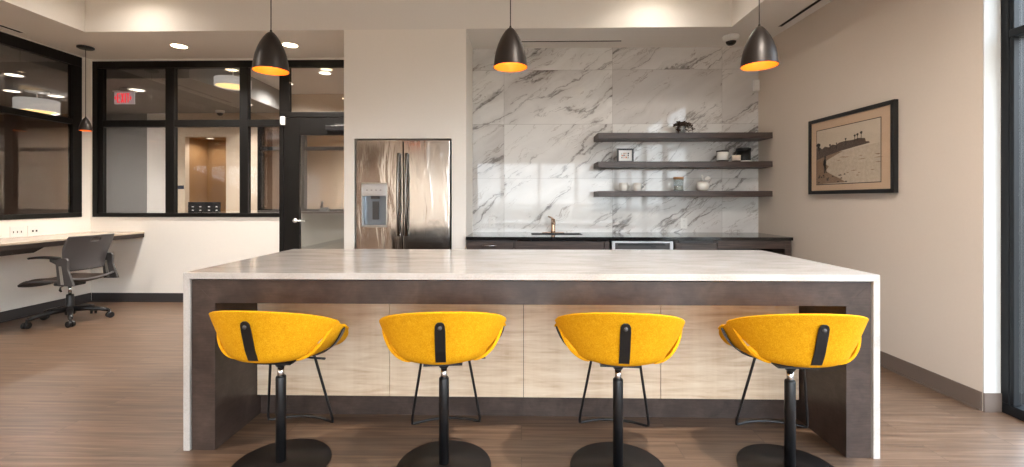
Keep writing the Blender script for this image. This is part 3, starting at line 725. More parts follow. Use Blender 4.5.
p = at(660, 130, 4.82)
bm = B(); box(bm, p.x-.075, p.x+.06, 4.76, 4.92, Z1+.001, Z1+.012, 0); box(bm, p.x-.025, p.x+.068, 4.77, 4.90, Z1+.013, Z1+.024, 0)
tag(obj('paper_pad', bm, M['book'], None, .001), 'thin pale paper pad lying left of the plant on the top shelf', 'paper')
# framed picture on middle shelf
pa, pb = at(617, 0, 4.86).x, at(633.5, 0, 4.86).x
r = thing('photo_frame', 'small black framed picture standing on the middle shelf', 'picture frame', ((pa+pb)/2, 4.86, Z2))
fh = .150; f0 = 4.85
bm = B(); t_ = .017
for a in ((pa, pb, f0, f0+.022, Z2+.001, Z2+t_), (pa, pb, f0, f0+.022, Z2+fh-t_, Z2+fh), (pa, pa+t_, f0, f0+.022, Z2+t_, Z2+fh-t_), (pb-t_, pb, f0, f0+.022, Z2+t_, Z2+fh-t_)): box(bm, *a)
obj('border', bm, M['black_jar'], r, .001)
bm = B(); box(bm, pa+t_, pb-t_, f0+.012, f0+.018, Z2+t_, Z2+fh-t_, 0)
random.seed(3)
for i in range(4):
    for j in range(3):
        x = pa+t_+.030+i*.022; z = Z2+t_+.030+j*.021
        box(bm, x, x+random.uniform(.009, .019), f0+.0105, f0+.012, z, z+random.uniform(.008, .017), random.choice((1, 2, 3)))
obj('print', bm, [M['ceramic'], M['cork'], plain('print_ink', (70, 60, 60), .7), plain('print_orange', (206, 120, 70), .7)], r)
# candles and canister
def cyl_thing(name, label, cat, x, y, z, prof, mat, parts=(), group=None):
    r = thing(name, label, cat, (x, y, z), 0, group); bm = B(); lathe(bm, prof, 36, (x, y, z)); obj(parts[0] if parts else 'body', bm, mat, r); return r
x = at(722.5, 0, 4.84).x
r = cyl_thing('candle_jar', 'white candle jar with black base and lid on the middle shelf', 'candle', x, 4.84, Z2, [(0, .018), (.058, .018), (.059, .108), (0, .108)], M['ceramic'])
bm = B(); lathe(bm, [(0, .001), (.059, .001), (.061, .018), (0, .018)], 36, (x, 4.84, Z2)); obj('base', bm, M['black_jar'], r)
bm = B(); lathe(bm, [(0, .108), (.061, .108), (.061, .122), (.02, .126), (0, .132)], 36, (x, 4.84, Z2)); obj('lid', bm, M['grey_plastic'], r)
x = at(736, 0, 4.80).x
r = cyl_thing('tealight_holder', 'small cream candle in a dark cup before the black canister', 'candle', x, 4.795, Z2, [(0, .012), (.043, .012), (.043, .068), (.036, .07), (.034, .06), (0, .06)], plain('cream_wax', (214, 198, 184), .5, var=.03))
bm = B(); lathe(bm, [(0, .001), (.042, .001), (.044, .012), (0, .012)], 32, (x, 4.795, Z2)); obj('base', bm, M['black_jar'], r)
x = at(743.5, 0, 4.90).x
r = cyl_thing('canister', 'black lidded canister on the middle shelf near the wall', 'canister', x, 4.90, Z2, [(0, .001), (.066, .001), (.071, .01), (.071, .125), (0, .125)], M['black_jar'])
bm = B(); lathe(bm, [(0, .125), (.075, .125), (.075, .148), (.070, .156), (0, .156)], 36, (x, 4.90, Z2)); obj('lid', bm, M['black_jar'], r)
p = at(745, 0, 4.765)
bm = B(); lathe(bm, [(0, .001), (.056, .001), (.056, .010), (0, .010)], 28, (p.x+.02, 4.785, Z2)); tag(obj('coaster', bm, M['ceramic']), 'pale round coaster in front of the black canister', 'coaster')
# mugs
def mug(x, y, label):
    r = thing('mug', label, 'mug', (x, y, Z3), 0, 'white mugs on the lowest shelf')
    bm = B(); lathe(bm, [(0, .001), (.036, .001), (.042, .008), (.043, .088), (.040, .090), (.038, .086), (.037, .012), (0, .010)], 32, (x, y, Z3)); obj('cup', bm, M['ceramic'], r)
    bm = B(); tube(bm, [(x+.041, y, Z3+.07)]+[(x+.043+.030*math.sin(a), y, Z3+.045+.026*math.cos(a)) for a in [PI*k/10 for k in range(1, 10)]]+[(x+.041, y, Z3+.018)], .0055, 8); obj('handle', bm, M['ceramic'], r); return r
mg = mug(at(623.5, 0, 4.84).x, 4.84, 'white mug on the lowest shelf, the left one of two')
dup(mg, (at(637.5, 0, 4.84).x, 4.84, Z3), 'white mug on the lowest shelf, the right one of two, nearer the glass jar')
# glass jar
x = at(678.5, 0, 4.84).x
r = thing('storage_jar', 'clear glass jar with a wooden lid on the lowest shelf', 'jar', (x, 4.84, Z3))
bm = B(); lathe(bm, [(0, .001), (.048, .001), (.05, .006), (.05, .128), (.047, .128), (.047, .008), (0, .006)], 36, (x, 4.84, Z3)); obj('glass', bm, M['jar_glass'], r)
bm = B(); lathe(bm, [(0, .128), (.053, .128), (.053, .148), (.050, .151), (0, .151)], 36, (x, 4.84, Z3)); obj('lid', bm, M['cork'], r)
bm = B(); lathe(bm, [(0, .009), (.046, .009), (.046, .055), (0, .058)], 32, (x, 4.84, Z3)); obj('filling', bm, M['ceramic'], r)
# apple
x = at(702.5, 0, 4.84).x
r = thing('apple_ornament', 'white ceramic apple ornament with a leaf on the lowest shelf', 'ornament', (x, 4.84, Z3))
bm = B(); lathe(bm, [(0, .008), (.02, .001), (.045, .004), (.064, .03), (.069, .058), (.062, .086), (.042, .103), (.022, .104), (.008, .096), (0, .094)], 36, (x, 4.84, Z3)); obj('fruit', bm, M['ceramic'], r)
bm = B(); tube(bm, [(x, 4.84, Z3+.094), (x-.004, 4.82, Z3+.125), (x-.022, 4.80, Z3+.168)], [.008, .007, .009], 8); obj('stem', bm, M['ceramic'], r)
bm = B()
def lf(u, v):
    s = 2*v-1; wd = .02*math.sin(PI*min(1, u*1.02))**.7
    return (x+.002+u*.062, 4.79+s*.006, Z3+.122+.035*u-.02*u*u+s*wd)
grid(bm, lf, 10, 6, .004); obj('leaf', bm, M['ceramic'], r)

# ------------------------------------------------------------------ wall fittings
def outlet(loc, axis, label, group):
    r = thing('outlet_plate', label, 'outlet', loc, 0, group); x, y, z = loc
    def bx(bm, a, b, z0, z1, d0, d1, mi=0):
        if axis == 'y': box(bm, x+a, x+b, y-d1, y-d0, z+z0, z+z1, mi)
        else: box(bm, x+d0, x+d1, y+a, y+b, z+z0, z+z1, mi)
    return r, bx
for px_, pz, lb in ((-.329, .965, 'white outlet on the marble left of the faucet'), (1.79, .957, 'white outlet on the marble below the shelves')):
    r, bx = outlet((px_, YA, pz), 'y', lb, 'outlets on the marble wall')
    bm = B(); bx(bm, -.036, .036, -.058, .058, 0.0005, .005); obj('plate', bm, M['white_plastic'], r, .002)
    for zz in (-.028, .028):
        bm = B(); bx(bm, -.016, .016, zz-.013, zz+.013, .005, .0065); so = obj('socket', bm, M['white_plastic'], r)
        for xx in (-.007, .005):
            bm = B(); bx(bm, xx, xx+.002, zz-.004, zz+.006, .0065, .0069); obj('slot', bm, M['slot'], so)
for y_, lb, n in ((4.492, 'wide white outlet plate over the desk, the left one', 3), (4.655, 'white outlet plate over the desk, the right one nearer the corner', 2)):
    r, bx = outlet((XL, y_, .888), 'x', lb, 'outlet plates over the desk')
    bm = B(); bx(bm, -.066, .066, -.058, .058, .0005, .006); obj('plate', bm, M['white_plastic'], r, .002)
    for k in range(n):
        c = (k-(n-1)/2)*.036; bm = B(); bx(bm, c-.011, c+.011, -.022, .022, .006, .0075, 0); so = obj('socket', bm, M['white_plastic'], r)
        hw, hh = ((.004, .010), (.008, .010))[n == 2]
        bm = B(); bx(bm, c-hw, c+hw, -hh, hh, .0075, .008); obj('slot', bm, M['slot'], so)
bm = B(); a = at(752.5, 0, YA).x; box(bm, a, 2.599, YA-.035, YA-.0005, 2.405, 2.53); tag(obj('motion_detector', bm, M['white_plastic'], None, .006), 'small white motion detector in the upper right corner of the marble', 'sensor')
# dome camera
c = Vector((2.151, 4.67, ZC))
r = thing('ceiling_camera', 'white dome security camera on the ceiling above the right of the marble', 'security camera', c)
bm = B(); lathe(bm, [(0, -.001), (.078, -.001), (.08, -.012), (.072, -.045), (.055, -.058), (0, -.058)], 36, c); obj('housing', bm, M['white_plastic'], r)
bm = B(); lathe(bm, [(.05, -.0585), (.046, -.075), (.03, -.092), (0, -.098)], 28, c); obj('dome', bm, plain('smoked_dome', (14, 14, 16), .1), r)
# linear slots
def slot(label, x0, x1, y0, y1):
    r = thing('linear_vent', label, 'ceiling vent', ((x0+x1)/2, (y0+y1)/2, ZC), 0, 'linear slots in the low ceiling')
    bm = B(); box(bm, x0, x1, y0, y1, ZC-.002, ZC-.0005); obj('opening', bm, M['slot'], r)
    bm = B(); e = .008
    for a in ((x0-e, x1+e, y0-e, y0), (x0-e, x1+e, y1, y1+e), (x0-e, x0, y0, y1), (x1, x1+e, y0, y1)): box(bm, *a, ZC-.005, ZC-.0005)
    obj('frame', bm, M['ceil'], r); return r
slot('long dark ceiling slot in front of the marble wall', .0, 1.055, 4.765, 4.80)
slot('dark ceiling slot beside the right wall', 2.485, 2.525, 2.6, 4.42)
slot('dark ceiling slot above the left window', -5.05, -5.0, 2.9, 4.42)
# recessed downlights
def downlight(loc, label, group, power=0, lens='lens', spot=2.2, r0=.075, color=WARM):
    r = thing('downlight', label, 'downlight', loc, 0, group)
    bm = B(); lathe(bm, [(r0, -.0005), (r0+.017, -.0005), (r0+.017, -.005), (r0, -.004)], 32, loc, True); obj('trim_ring', bm, M['white_plastic'], r)
    bm = B(); lathe(bm, [(0, -.002), (r0, -.002), (r0, -.0007), (0, -.0007)], 32, loc); obj('lens', bm, M[lens], r)
    if power: lamp('SPOT', Vector(loc)+Vector((0, 0, -.02)), power, color, r, .05, spot, None, .8)
    return r
GL = 'downlights in the low ceiling at left'
downlight((-3.748, 4.846, ZC), 'round downlight in the low ceiling left of the left pendant', GL, 22)
downlight((-2.517, 4.84, ZC), 'round downlight in the low ceiling right of the left pendant', GL, 22)
for x_, y_, lb in ((-3.72, 4.0, 'round downlight in the raised ceiling above the left window wall'), (1.25, 4.0, 'round downlight in the raised ceiling above the marble niche'), (1.12, 1.2, 'round downlight in the raised ceiling above the right stools'), (-3.72, 1.2, 'round downlight in the raised ceiling above the left floor')):
    downlight((x_, y_, ZT), lb, 'downlights in the raised ceiling', 3 if y_ > 3 else 46, spot=2.7)

for x_, y_, lb in ((-3.7, -2.8, 'added fill downlight behind the camera, left'), (-1.2, -2.8, 'added fill downlight behind the camera, left of the middle'), (1.2, -2.8, 'added fill downlight behind the camera, right')):
    downlight((x_, y_, ZC), lb, 'added fill downlights behind the camera', 42, spot=2.6)  # fill lamps added out of view to brighten the whole room
# pendants over the island
def pendant(loc, ztop, zapex, zrim, rad, label, name='pendant_lamp', group=None, power=6, canopy=True):
    x, y = loc; r = thing(name, label, 'pendant lamp', (x, y, zrim), 0, group); hh = zapex-zrim
    prof = [(.0, 1.0), (.09, .992), (.19, .962), (.31, .905), (.45, .815), (.60, .70), (.74, .56), (.86, .39), (.94, .21), (1.0, 0)]
    bm = B(); lathe(bm, [(max(q*rad, 0), z*hh) for q, z in prof], 48, (x, y, zrim)); sh = obj('shade', bm, M['pend'], r)
    bm = B(); lathe(bm, [(max(q*rad-.003, 0), z*hh*.985) for q, z in prof], 48, (x, y, zrim)); obj('lining', bm, M['pend_in'], sh)
    bm = B(); lathe(bm, [(rad-.003, 0), (rad, 0), (rad, .003), (rad-.003, .003)], 48, (x, y, zrim), True); obj('rim', bm, M['black'], sh)
    bm = B(); lathe(bm, [(0, hh*.40), (rad*.16, hh*.42), (rad*.22, hh*.55), (rad*.15, hh*.70), (.012, hh*.8), (0, hh*.8)], 24, (x, y, zrim)); obj('bulb', bm, M['bulb'], r)
    bm = B(); lathe(bm, [(0, 1.0*hh-.002), (.008, hh-.002), (.005, hh+.010), (0, hh+.010)], 16, (x, y, zrim)); obj('cap', bm, M['pend'], r)
    bm = B(); tube(bm, [(x, y, zapex+.01), (x, y, ztop-.012)], .003, 8); obj('cord', bm, M['cord'], r)
    bm = B(); lathe(bm, [(0, -.0005), (.075, -.0005), (.075, -.016), (.065, -.022), (0, -.022)], 32, (x, y, ztop)); obj('canopy', bm, M['black'], r)
    lamp('POINT', (x, y, zrim+hh*.25), power*.035, (1, .78, .50), r, .03)
    return r
GP = 'pendant lamps over the island'
pl = pendant((-1.504, 2.67), ZT, 2.226, 1.99, .101, 'dark bronze pendant with orange inside, leftmost of the three over the island', group=GP)
def dup_l(root, loc, label):
    return dup(root, loc, label)
dup_l(pl, (-.066, 2.67, 2.003), 'dark bronze pendant with orange inside, middle one of the three over the island')
dup_l(pl, (1.394, 2.67, 2.001), 'dark bronze pendant with orange inside, rightmost of the three, near the right wall')
pendant((-4.80, 4.855), ZC, 2.125, 1.978, .058, 'small black pendant lamp hanging in the left corner over the desk', 'corner_pendant', None, 1.2)

# framed beach photograph
PX = 2.628; q0, q1 = atx(897, 99.5, PX), atx(808.5, 121.5, PX-.04); y0, y1, z0, z1 = q0.y, q1.y, 1.266, 1.922
r = thing('framed_picture', 'large black framed sepia beach photograph on the right wall', 'picture', (PX, (y0+y1)/2, z0))
bm = B(); t_ = .030; D = .032
prism(bm, [(y0, z0), (y1, z0), (y1-t_, z0+t_), (y0+t_, z0+t_)], 'x', PX-D, PX); prism(bm, [(y0, z1), (y1, z1), (y1-t_, z1-t_), (y0+t_, z1-t_)], 'x', PX-D, PX)
prism(bm, [(y0, z0), (y0, z1), (y0+t_, z1-t_), (y0+t_, z0+t_)], 'x', PX-D, PX); prism(bm, [(y1, z0), (y1, z1), (y1-t_, z1-t_), (y1-t_, z0+t_)], 'x', PX-D, PX)
obj('frame', bm, M['black_jar'], r)
bm = B(); box(bm, PX-.022, PX-.012, y0+t_, y1-t_, z0+t_, z1-t_); obj('mat', bm, M['mat'], r)
my0, my1, mz0, mz1 = y0+.125, y1-.10, z0+.085, z1-.105
def PP(u, v): return (my1+(my0-my1)*u, mz0+(mz1-mz0)*v)           # u from the left as one faces the picture
bm = B()
def patch(pts, mi, lift): prism(bm, [PP(*p) for p in pts], 'x', PX-.0222-lift, PX-.022, mi)
prism(bm, [(my0-.006, mz0-.006), (my1+.006, mz0-.006), (my1+.006, mz1+.006), (my0-.006, mz1+.006)], 'x', PX-.0224, PX-.022, 4)
patch([(0, .5), (1, .5), (1, 1), (0, 1)], 0, .0006)
patch([(0, 0), (1, 0), (1, .62), (0, .52)], 1, .0008)
patch([(0, 0), (.5, .02), (.42, .08), (.28, .16), (.16, .24), (.22, .32), (.12, .40), (.36, .52), (.46, .56), (0, .58)], 2, .0010)
random.seed(5)
cl = [(0, .46), (.20, .52), (.42, .57), (.62, .60), (.80, .625), (.86, .635), (.84, .66), (.80, .665), (.79, .72), (.70, .74), (.60, .725), (.50, .73), (.40, .72), (.34, .685), (.28, .705), (.22, .665), (.15, .69), (.10, .65), (.05, .69), (0, .68)]
patch(cl, 3, .0012)
for u, v, s in ((.03, .72, .05), (.05, .66, .03), (.50, .76, .018), (.64, .79, .02), (.68, .80, .022), (.735, .82, .024), (.24, .70, .02), (.35, .715, .014)):
    patch([(u-.004, v-.10), (u+.004, v-.10), (u+.003, v), (u-.003, v)], 4, .0014)
    patch([(u+s*math.cos(a)*(.7+.3*math.sin(3*a)), v+s*1.3*math.sin(a)*.8) for a in [2*PI*k/9 for k in range(9)]], 4, .0015)
for k in range(16):
    u, v = random.uniform(.25, .95), random.uniform(.12, .48); L_ = random.uniform(.04, .14)
    if u < .45 and v < .3: continue
    patch([(u, v), (u+L_*.5, v-.006), (u+L_, v), (u+L_*.5, v+.008)], 2, .0012)
for k in range(18):
    u, v = random.uniform(.02, .5), random.uniform(.02, .16); patch([(u, v), (u+.02, v-.004), (u+.035, v+.006), (u+.016, v+.02)], 4, .0013)
# strolling figure, seen small and dark
patch([(.135, .20), (.150, .20), (.150, .30), (.168, .20), (.18, .205), (.168, .33), (.175, .42), (.165, .455), (.160, .47), (.168, .495), (.155, .52), (.140, .50), (.145, .465), (.128, .44), (.118, .36), (.135, .32)], 4, .0016)
obj('print', bm, [M['sky_print'], M['sea_print'], M['sand_print'], M['cliff_print'], M['dark_print']], r)
bm = B(); box(bm, PX-.0262, PX-.0256, y0+t_, y1-t_, z0+t_, z1-t_); obj('glazing', bm, m_glass('picture_glass', (.97, .97, .97, 1), 1.4, .5), r)
r.rotation_euler = (0, 0, math.radians(1.3))

# ------------------------------------------------------------------ desk and chair
DZ = .836
r = thing('wall_desk', 'long wall mounted desk with dark edge under the left window', 'desk', (-4.83, 3.6, DZ-.06))
bm = B(); box(bm, XL+.001, -4.5, 1.9, YB-.001, DZ-.02, DZ); obj('desktop', bm, M['desk'], r, .002)
bm = B(); box(bm, -4.54, -4.503, 1.9, YB-.002, DZ-.066, DZ-.0205); obj('front_edge', bm, M['espresso'], r, .002)
bm = B(); prism(bm, [(1.9, DZ-.021), (4.30, DZ-.021), (4.10, DZ-.112), (1.9, DZ-.112)], 'x', -4.60, -4.545); obj('bracket', bm, M['espresso'], r, .002)

r = thing('task_chair', 'grey swivel task chair with arms facing the desk', 'office chair', (-4.53, 4.42, 0))
C0 = Vector((-4.53, 4.42, 0))
def L(x, y, z): return (C0.x-x, C0.y-y, z)        # local: +x is the way the chair faces (towards the left wall), +y its left = towards the camera... 
angs = [math.radians(a) for a in (100, 172, 244, 316, 28)]
for a in angs:
    e = Vector((math.cos(a)*.30, math.sin(a)*.30, 0))
    bm = B()
    tube(bm, [C0+Vector((math.cos(a)*.02, math.sin(a)*.02, .125)), C0+e*.45+Vector((0, 0, .118)), C0+e*.8+Vector((0, 0, .098)), C0+e+Vector((0, 0, .082))], [.030, .024, .02, .018], 10)
    lg = obj('base_leg', bm, M['black'], r)
    bm = B(); n = Vector((-math.sin(a+.6), math.cos(a+.6), 0))
    ce = C0+e*1.03+Vector((0, 0, .031))
    for s in (-1, 1): 
        q = ce+n*s*.016
        tube(bm, [q-n*.011, q-n*.009, q+n*.009, q+n*.011], [.024, .030, .030, .024], 18)
    tube(bm, [ce+Vector((0, 0, .0)), ce+Vector((0, 0, .058))], .008, 8)
    obj('caster', bm, M['black'], lg)
bm = B(); lathe(bm, [(0, .07), (.04, .07), (.042, .14), (.034, .15), (.03, .26), (.028, .27), (0, .27)], 24, C0); obj('column', bm, M['black'], r)
bm = B(); lathe(bm, [(0, .265), (.014, .265), (.014, .37), (0, .37)], 20, C0); obj('gas_lift', bm, M['chrome'], r)
bm = B(); box(bm, C0.x-.10, C0.x+.10, C0.y-.07, C0.y+.07, .362, .395); obj('mechanism', bm, M['black'], r, .01)
bm = B(); tube(bm, [L(-.03, .06, .378), L(-.10, .19, .374), L(-.16, .25, .36), L(-.19, .27, .352)], [.006, .005, .010, .008], 8); obj('tilt_lever', bm, M['black'], r)
def seat_fn(zo):
    def fn(u, v):
        x = -.25+.53*u; s = 2*v-1; w = .225+.018*math.sin(PI*u)
        z = zo+.028*s*s-.045*max(0, (u-.78)/.22)**2+.03*max(0, (.2-u)/.2)**2
        return L(x, s*w, z)
    return fn
bm = B(); grid(bm, seat_fn(.398), 24, 16, .02); bmesh.ops.recalc_face_normals(bm, faces=bm.faces); obj('seat_shell', bm, M['grey_plastic'], r, .004)
def cush(u, v):
    s = 2*v-1; x = -.23+.495*u; w = .205+.015*math.sin(PI*u); e = (1-(2*u-1)**6)*(1-s**6)
    return L(x, s*w, .418+.028*s*s+.022*e-.04*max(0, (u-.78)/.22)**2)
bm = B(); grid(bm, cush, 24, 16, 0); 
obj('cushion', bm, M['seat_fabric'], r)
# back shell: curved panel with a slot near its top
def back(u, v):
    s = 2*u-1; z = .525+.342*v; wd = .195+.055*min(1, v*1.5)-.012*max(0, v-.8)*5
    lean = -.205-.075*v**1.3+.05*s*s+.022*math.sin(PI*v)
    return L(lean, s*wd, z-.016*s*s*(1 if v > .5 else -1)*0)
bm = B()
nu, nv = 30, 24
P_ = [[Vector(back(i/nu, j/nv)) for j in range(nv+1)] for i in range(nu+1)]
for off in (0, 1):
    V_ = [[bm.verts.new(P_[i][j]+Vector((.010*off, 0, 0))) for j in range(nv+1)] for i in range(nu+1)]
    for i in range(nu):
        for j in range(nv):
            if 12 <= i < 18 and 20 <= j < 22: continue
            f = bm.faces.new((V_[i][j], V_[i+1][j], V_[i+1][j+1], V_[i][j+1])); f.smooth = True
    if off == 0: V0 = V_
bm.edges.ensure_lookup_table()
bnd = [(0, j, 0, j+1) for j in range(nv)]+[(nu, j, nu, j+1) for j in range(nv)]+[(i, 0, i+1, 0) for i in range(nu)]+[(i, nv, i+1, nv) for i in range(nu)]
bnd += [(i, j, i+1, j) for i in range(12, 18) for j in (20, 22)]+[(i, j, i, j+1) for i in (12, 18) for j in (20, 21)]
for a, b, c_, d_ in bnd: bm.faces.new((V0[a][b], V0[c_][d_], V_[c_][d_], V_[a][b]))
obj('backrest', bm, M['grey_mesh'], r)
for s in (-1, 1):
    yy = s*.235
    bm = B()     # arm upright: broad tapering bracket from seat to arm, tied to the back
    ya, yb = sorted((C0.y-yy-.012, C0.y-yy+.012))
    prism(bm, [(C0.x+.13, .395), (C0.x+.285, .395), (C0.x+.225, .55), (C0.x+.225, .64), (C0.x+.205, .662), (C0.x+.05, .656), (C0.x+.05, .63), (C0.x+.11, .60)], 'y', ya, yb)
    up = obj('arm_support', bm, M['grey_plastic'], r, .006)
    bm = B(); prism(bm, [(C0.x+.165, .41), (C0.x+.195, .41), (C0.x+.168, .585), (C0.x+.143, .585)], 'y', ya-.003, yb+.003); obj('rib', bm, M['steel'], up, .002)
    bm = B()
    def pad(u, v):
        q = 2*v-1; x = -.14+.30*u; w = .036*(1-max(0, (abs(2*u-1)-.8)/.2)**2*.5)
        return L(x, yy+q*w, .668+.012*math.sin(PI*u)-.006*q*q-.0)
    grid(bm, pad, 16, 8, -.016); bmesh.ops.recalc_face_normals(bm, faces=bm.faces); obj('arm_pad', bm, M['black'], r, .004)

# ------------------------------------------------------------------ things seen through the glass
# exit sign
YE = 5.85
a, b = at(114, 92, YE), at(134, 104, YE)
r = thing('exit_sign', 'red lit EXIT sign hanging behind the left pane of the back glazing', 'exit sign', ((a.x+b.x)/2, YE, b.z))
bm = B(); box(bm, a.x, b.x, YE, YE+.02, b.z, a.z); obj('panel', bm, M['exit_box'], r, .003)
bm = B(); box(bm, a.x-.005, b.x+.005, YE-.02, YE+.05, a.z, a.z+.02); box(bm, (a.x+b.x)/2-.05, (a.x+b.x)/2+.05, YE-.005, YE+.035, a.z+.02, 2.7); obj('housing', bm, M['white_plastic'], r, .003)
bm = B(); W, Hh = b.x-a.x, a.z-b.z
lx = a.x+W*.17; lw = W*.145; z0_, z1_ = b.z+Hh*.12, b.z+Hh*.88; st_ = W*.040; yl0, yl1 = YE-.006, YE-.001
def rect(x0, x1, z0, z1): box(bm, x0, x1, yl0, yl1, z0, z1)
def quad(p): prism(bm, p, 'y', yl0, yl1)
x = lx; rect(x, x+st_, z0_, z1_)
for zz in (z0_, (z0_+z1_)/2-st_/2, z1_-st_): rect(x+st_, x+lw, zz, zz+st_)
x = lx+lw*1.30; quad([(x, z0_), (x+st_*1.1, z0_), (x+lw, z1_), (x+lw-st_*1.1, z1_)]); quad([(x, z1_), (x+st_*1.1, z1_), (x+lw, z0_), (x+lw-st_*1.1, z0_)])
x = lx+lw*2.66; rect(x, x+st_, z0_, z1_)
x = lx+lw*2.66+st_*2.1; rect(x, x+lw, z1_-st_, z1_); rect(x+lw/2-st_/2, x+lw/2+st_/2, z0_, z1_-st_)
zc = (z0_+z1_)/2; quad([(a.x+W*.03, zc), (a.x+W*.10, zc+Hh*.2), (a.x+W*.10, zc-Hh*.2)])
xe = lx+lw*3.66+st_*2.1; quad([(xe+W*.10, zc), (xe+W*.03, zc+Hh*.2), (xe+W*.03, zc-Hh*.2)])
obj('lettering', bm, M['exit_red'], r)
# downlights beyond
def dl_z(px_, py_, z, label, power=0):
    p = atz(px_, py_, z); return downlight((p.x, p.y, z), label, 'downlights beyond the glazing', power, 'lens_dim', 2.4, .08, (1, .96, .92))
dl_z(137, 90, 2.7, 'round downlight beside the exit sign beyond the back glazing', 22)
dl_z(325, 73, 3.02, 'round downlight beyond the glass above the door', 20)
dl_z(233, 73, 3.02, 'round downlight beyond the back glazing left of the left pendant', 20)
for px_, py_, lb, pw in ((14, 75, 'downlight in the meeting room, upper left, nearest the window frame top', 10), (12, 91, 'small downlight in the meeting room, below the upper left one', 0), (56, 96, 'downlight in the meeting room right of the drum lamp', 18)):
    dl_z(px_, py_, 2.7, lb, pw)
# drum lamps
def drum(c, rad, h, ztop, label, power=0):
    r = thing('drum_lamp', label, 'pendant lamp', c)
    bm = B(); lathe(bm, [(rad-.01, 0), (rad, 0), (rad, h), (rad-.01, h)], 40, c, True); obj('shade', bm, M['drum'], r)
    bm = B(); lathe(bm, [(0, .012), (rad-.012, .012), (rad-.012, .02), (0, .02)], 40, c); obj('diffuser', bm, M['drum_lens'], r)
    bm = B(); lathe(bm, [(0, h-.01), (rad-.012, h-.01), (rad-.012, h-.004), (0, h-.004)], 40, c); obj('top_cover', bm, M['drum'], r)
    bm = B(); tube(bm, [(c[0], c[1], c[2]+h-.004), (c[0], c[1], ztop-.02)], .008, 8); obj('stem', bm, M['white_plastic'], r)
    bm = B(); lathe(bm, [(0, -.0005), (.12, -.0005), (.12, -.02), (0, -.02)], 28, (c[0], c[1], ztop)); obj('canopy', bm, M['white_plastic'], r)
    if power: lamp('POINT', (c[0], c[1], c[2]+.004), power, WARM, r, .02)
p = atx(37, 112, -6.6); drum((p.x, p.y, p.z), .225, .16, 2.7, 'white drum lamp hanging in the meeting room behind the left window', 28)
p = at(233, 87, 5.8); drum((p.x, p.y, p.z), .21, .10, 3.02, 'glowing drum lamp beyond the back glazing left of the left pendant')
# second dome camera
c = atz(220, 110.5, 2.7); 
r = thing('corridor_ceiling_camera', 'small dome camera on the corridor ceiling behind the second pane', 'security camera', c)
bm = B(); lathe(bm, [(0, -.001), (.07, -.001), (.07, -.03), (.05, -.045), (0, -.045)], 28, c); obj('housing', bm, M['white_plastic'], r)
bm = B(); lathe(bm, [(.048, -.0455), (.04, -.07), (.02, -.085), (0, -.088)], 24, c); obj('dome', bm, M['black_jar'], r)
# black key panel in the tan alcove and a small navy sign
YK = YC-.06
a, b = at(188, 202, YK), at(219, 216, YK)
r = thing('control_rack', 'black box with pale buttons standing before the tan alcove', 'equipment box', ((a.x+b.x)/2, YK, b.z))
bm = B(); box(bm, a.x, b.x, YK, YK+.045, b.z, a.z); obj('case', bm, M['black_jar'], r, .004)
for i in range(4):
    for j in range(2):
        x = a.x+.07+i*.13+(.02 if i > 1 else 0); z = b.z+.09+j*.06
        bm = B(); box(bm, x, x+.030, YK-.006, YK-.0005, z, z+.016); obj('button', bm, M['white_plastic'], r)
bm = B(); box(bm, nx0-.05, nx1+.05, YC-.13, YC-.001, b.z-.03, b.z-.001); tag(obj('alcove_ledge', bm, M['beige_paint']), 'pale ledge in front of the tan alcove under the black box', 'ledge')  # a ledge projecting from the wall, carrying the box
a, b = at(177, 185.5, YC-.01), at(183.5, 189, YC-.01)
bm = B(); box(bm, a.x, b.x, YC-.012, YC-.0005, b.z, a.z); tag(obj('room_sign', bm, M['blue_sign']), 'small navy room sign on the beige corridor wall', 'sign')
# sill with a dark telephone behind the door glass
bm = B(); box(bm, at(300, 0, 7.5).x, -1.02, YC-.16, YC-.021, .99, 1.02); tag(obj('reception_ledge_shelf', bm, M['darkwood']), 'dark wooden ledge under the far window behind the door', 'ledge')
p = at(324, 207, 7.52)
r = thing('desk_telephone', 'small black telephone on the dark ledge behind the door', 'telephone', (p.x, 7.52, 1.02))
bm = B(); prism(bm, [(7.46, 1.021), (7.57, 1.021), (7.57, 1.09), (7.55, 1.09)], 'x', p.x-.07, p.x+.07); obj('body', bm, M['black_jar'], r, .004)
bm = B(); tube(bm, [(p.x-.045, 7.53, 1.085), (p.x-.045, 7.545, 1.15), (p.x-.045, 7.55, 1.19)], [.025, .018, .026], 10); obj('handset', bm, M['black_jar'], r)

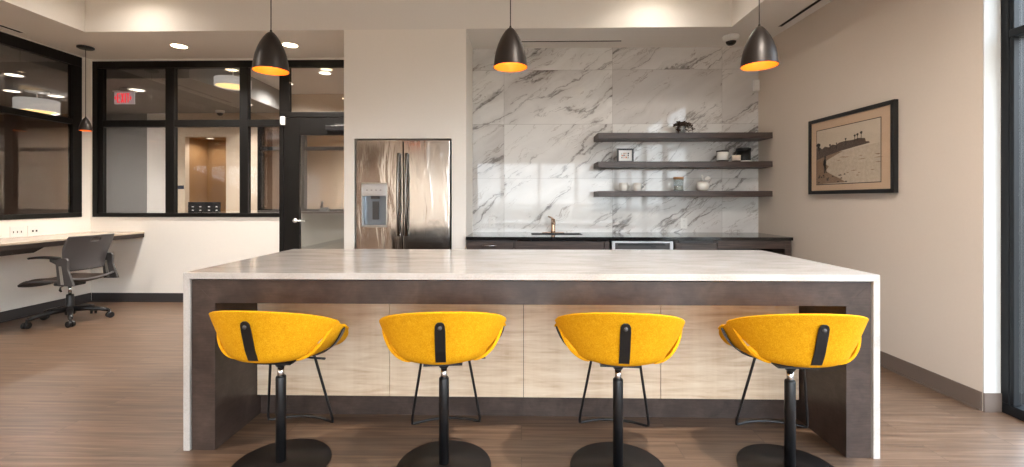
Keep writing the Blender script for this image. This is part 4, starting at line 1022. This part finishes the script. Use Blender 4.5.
# lamps of the office and alcove, then lamps added to light the corridor
p = (-2.2, 8.7, 3.02); downlight(p, 'round downlight in the far office behind the door', 'downlights beyond the glazing', 130, 'lens_dim', 2.6)
downlight((at(212, 0, YC+.27).x, YC+.22, 2.3), 'round downlight at the top of the tan alcove', 'downlights beyond the glazing', 3, 'lens_dim', 2.9, .05)
for x_, lb in ((-3.63, 'added downlight in the corridor nearest the door, hidden by a mullion'), (-4.27, 'added downlight in the corridor before the tan alcove, hidden by a mullion')):
    downlight((x_, 6.9, 3.02 if x_ > -4 else 2.7), lb, 'downlights beyond the glazing', 12 if x_ > -4 else 20, 'lens_dim', 2.7, .075, (1, .96, .92))  # lamps added to light the corridor, set out of sight behind mullions

# ------------------------------------------------------------------ daylight
wd = bpy.data.worlds.new('world'); scene.world = wd; wd.use_nodes = True
nt = wd.node_tree; nt.nodes.clear()
bg = nt.nodes.new('ShaderNodeBackground'); wo = nt.nodes.new('ShaderNodeOutputWorld'); nt.links.new(bg.outputs[0], wo.inputs[0])
tc = nt.nodes.new('ShaderNodeTexCoord'); sx = nt.nodes.new('ShaderNodeSeparateXYZ'); nt.links.new(tc.outputs['Generated'], sx.inputs[0])
rp = nt.nodes.new('ShaderNodeValToRGB'); nt.links.new(sx.outputs[2], rp.inputs[0])
rp.color_ramp.elements[0].position = 0; rp.color_ramp.elements[0].color = (.95, .97, 1, 1)
rp.color_ramp.elements[1].position = .6; rp.color_ramp.elements[1].color = (.72, .84, 1, 1)
nt.links.new(rp.outputs[0], bg.inputs[0]); bg.inputs[1].default_value = 4.6

scene.view_settings.view_transform = 'Standard'; scene.view_settings.look = 'None'
scene.view_settings.gamma = 1; scene.view_settings.use_curve_mapping = False
scene.view_settings.exposure = 1.42
cy = scene.cycles
cy.max_bounces = 10; cy.diffuse_bounces = 6; cy.glossy_bounces = 5; cy.transparent_max_bounces = 16; cy.transmission_bounces = 6
cy.caustics_reflective = False; cy.caustics_refractive = False; cy.sample_clamp_indirect = 6
cy.use_denoising = True
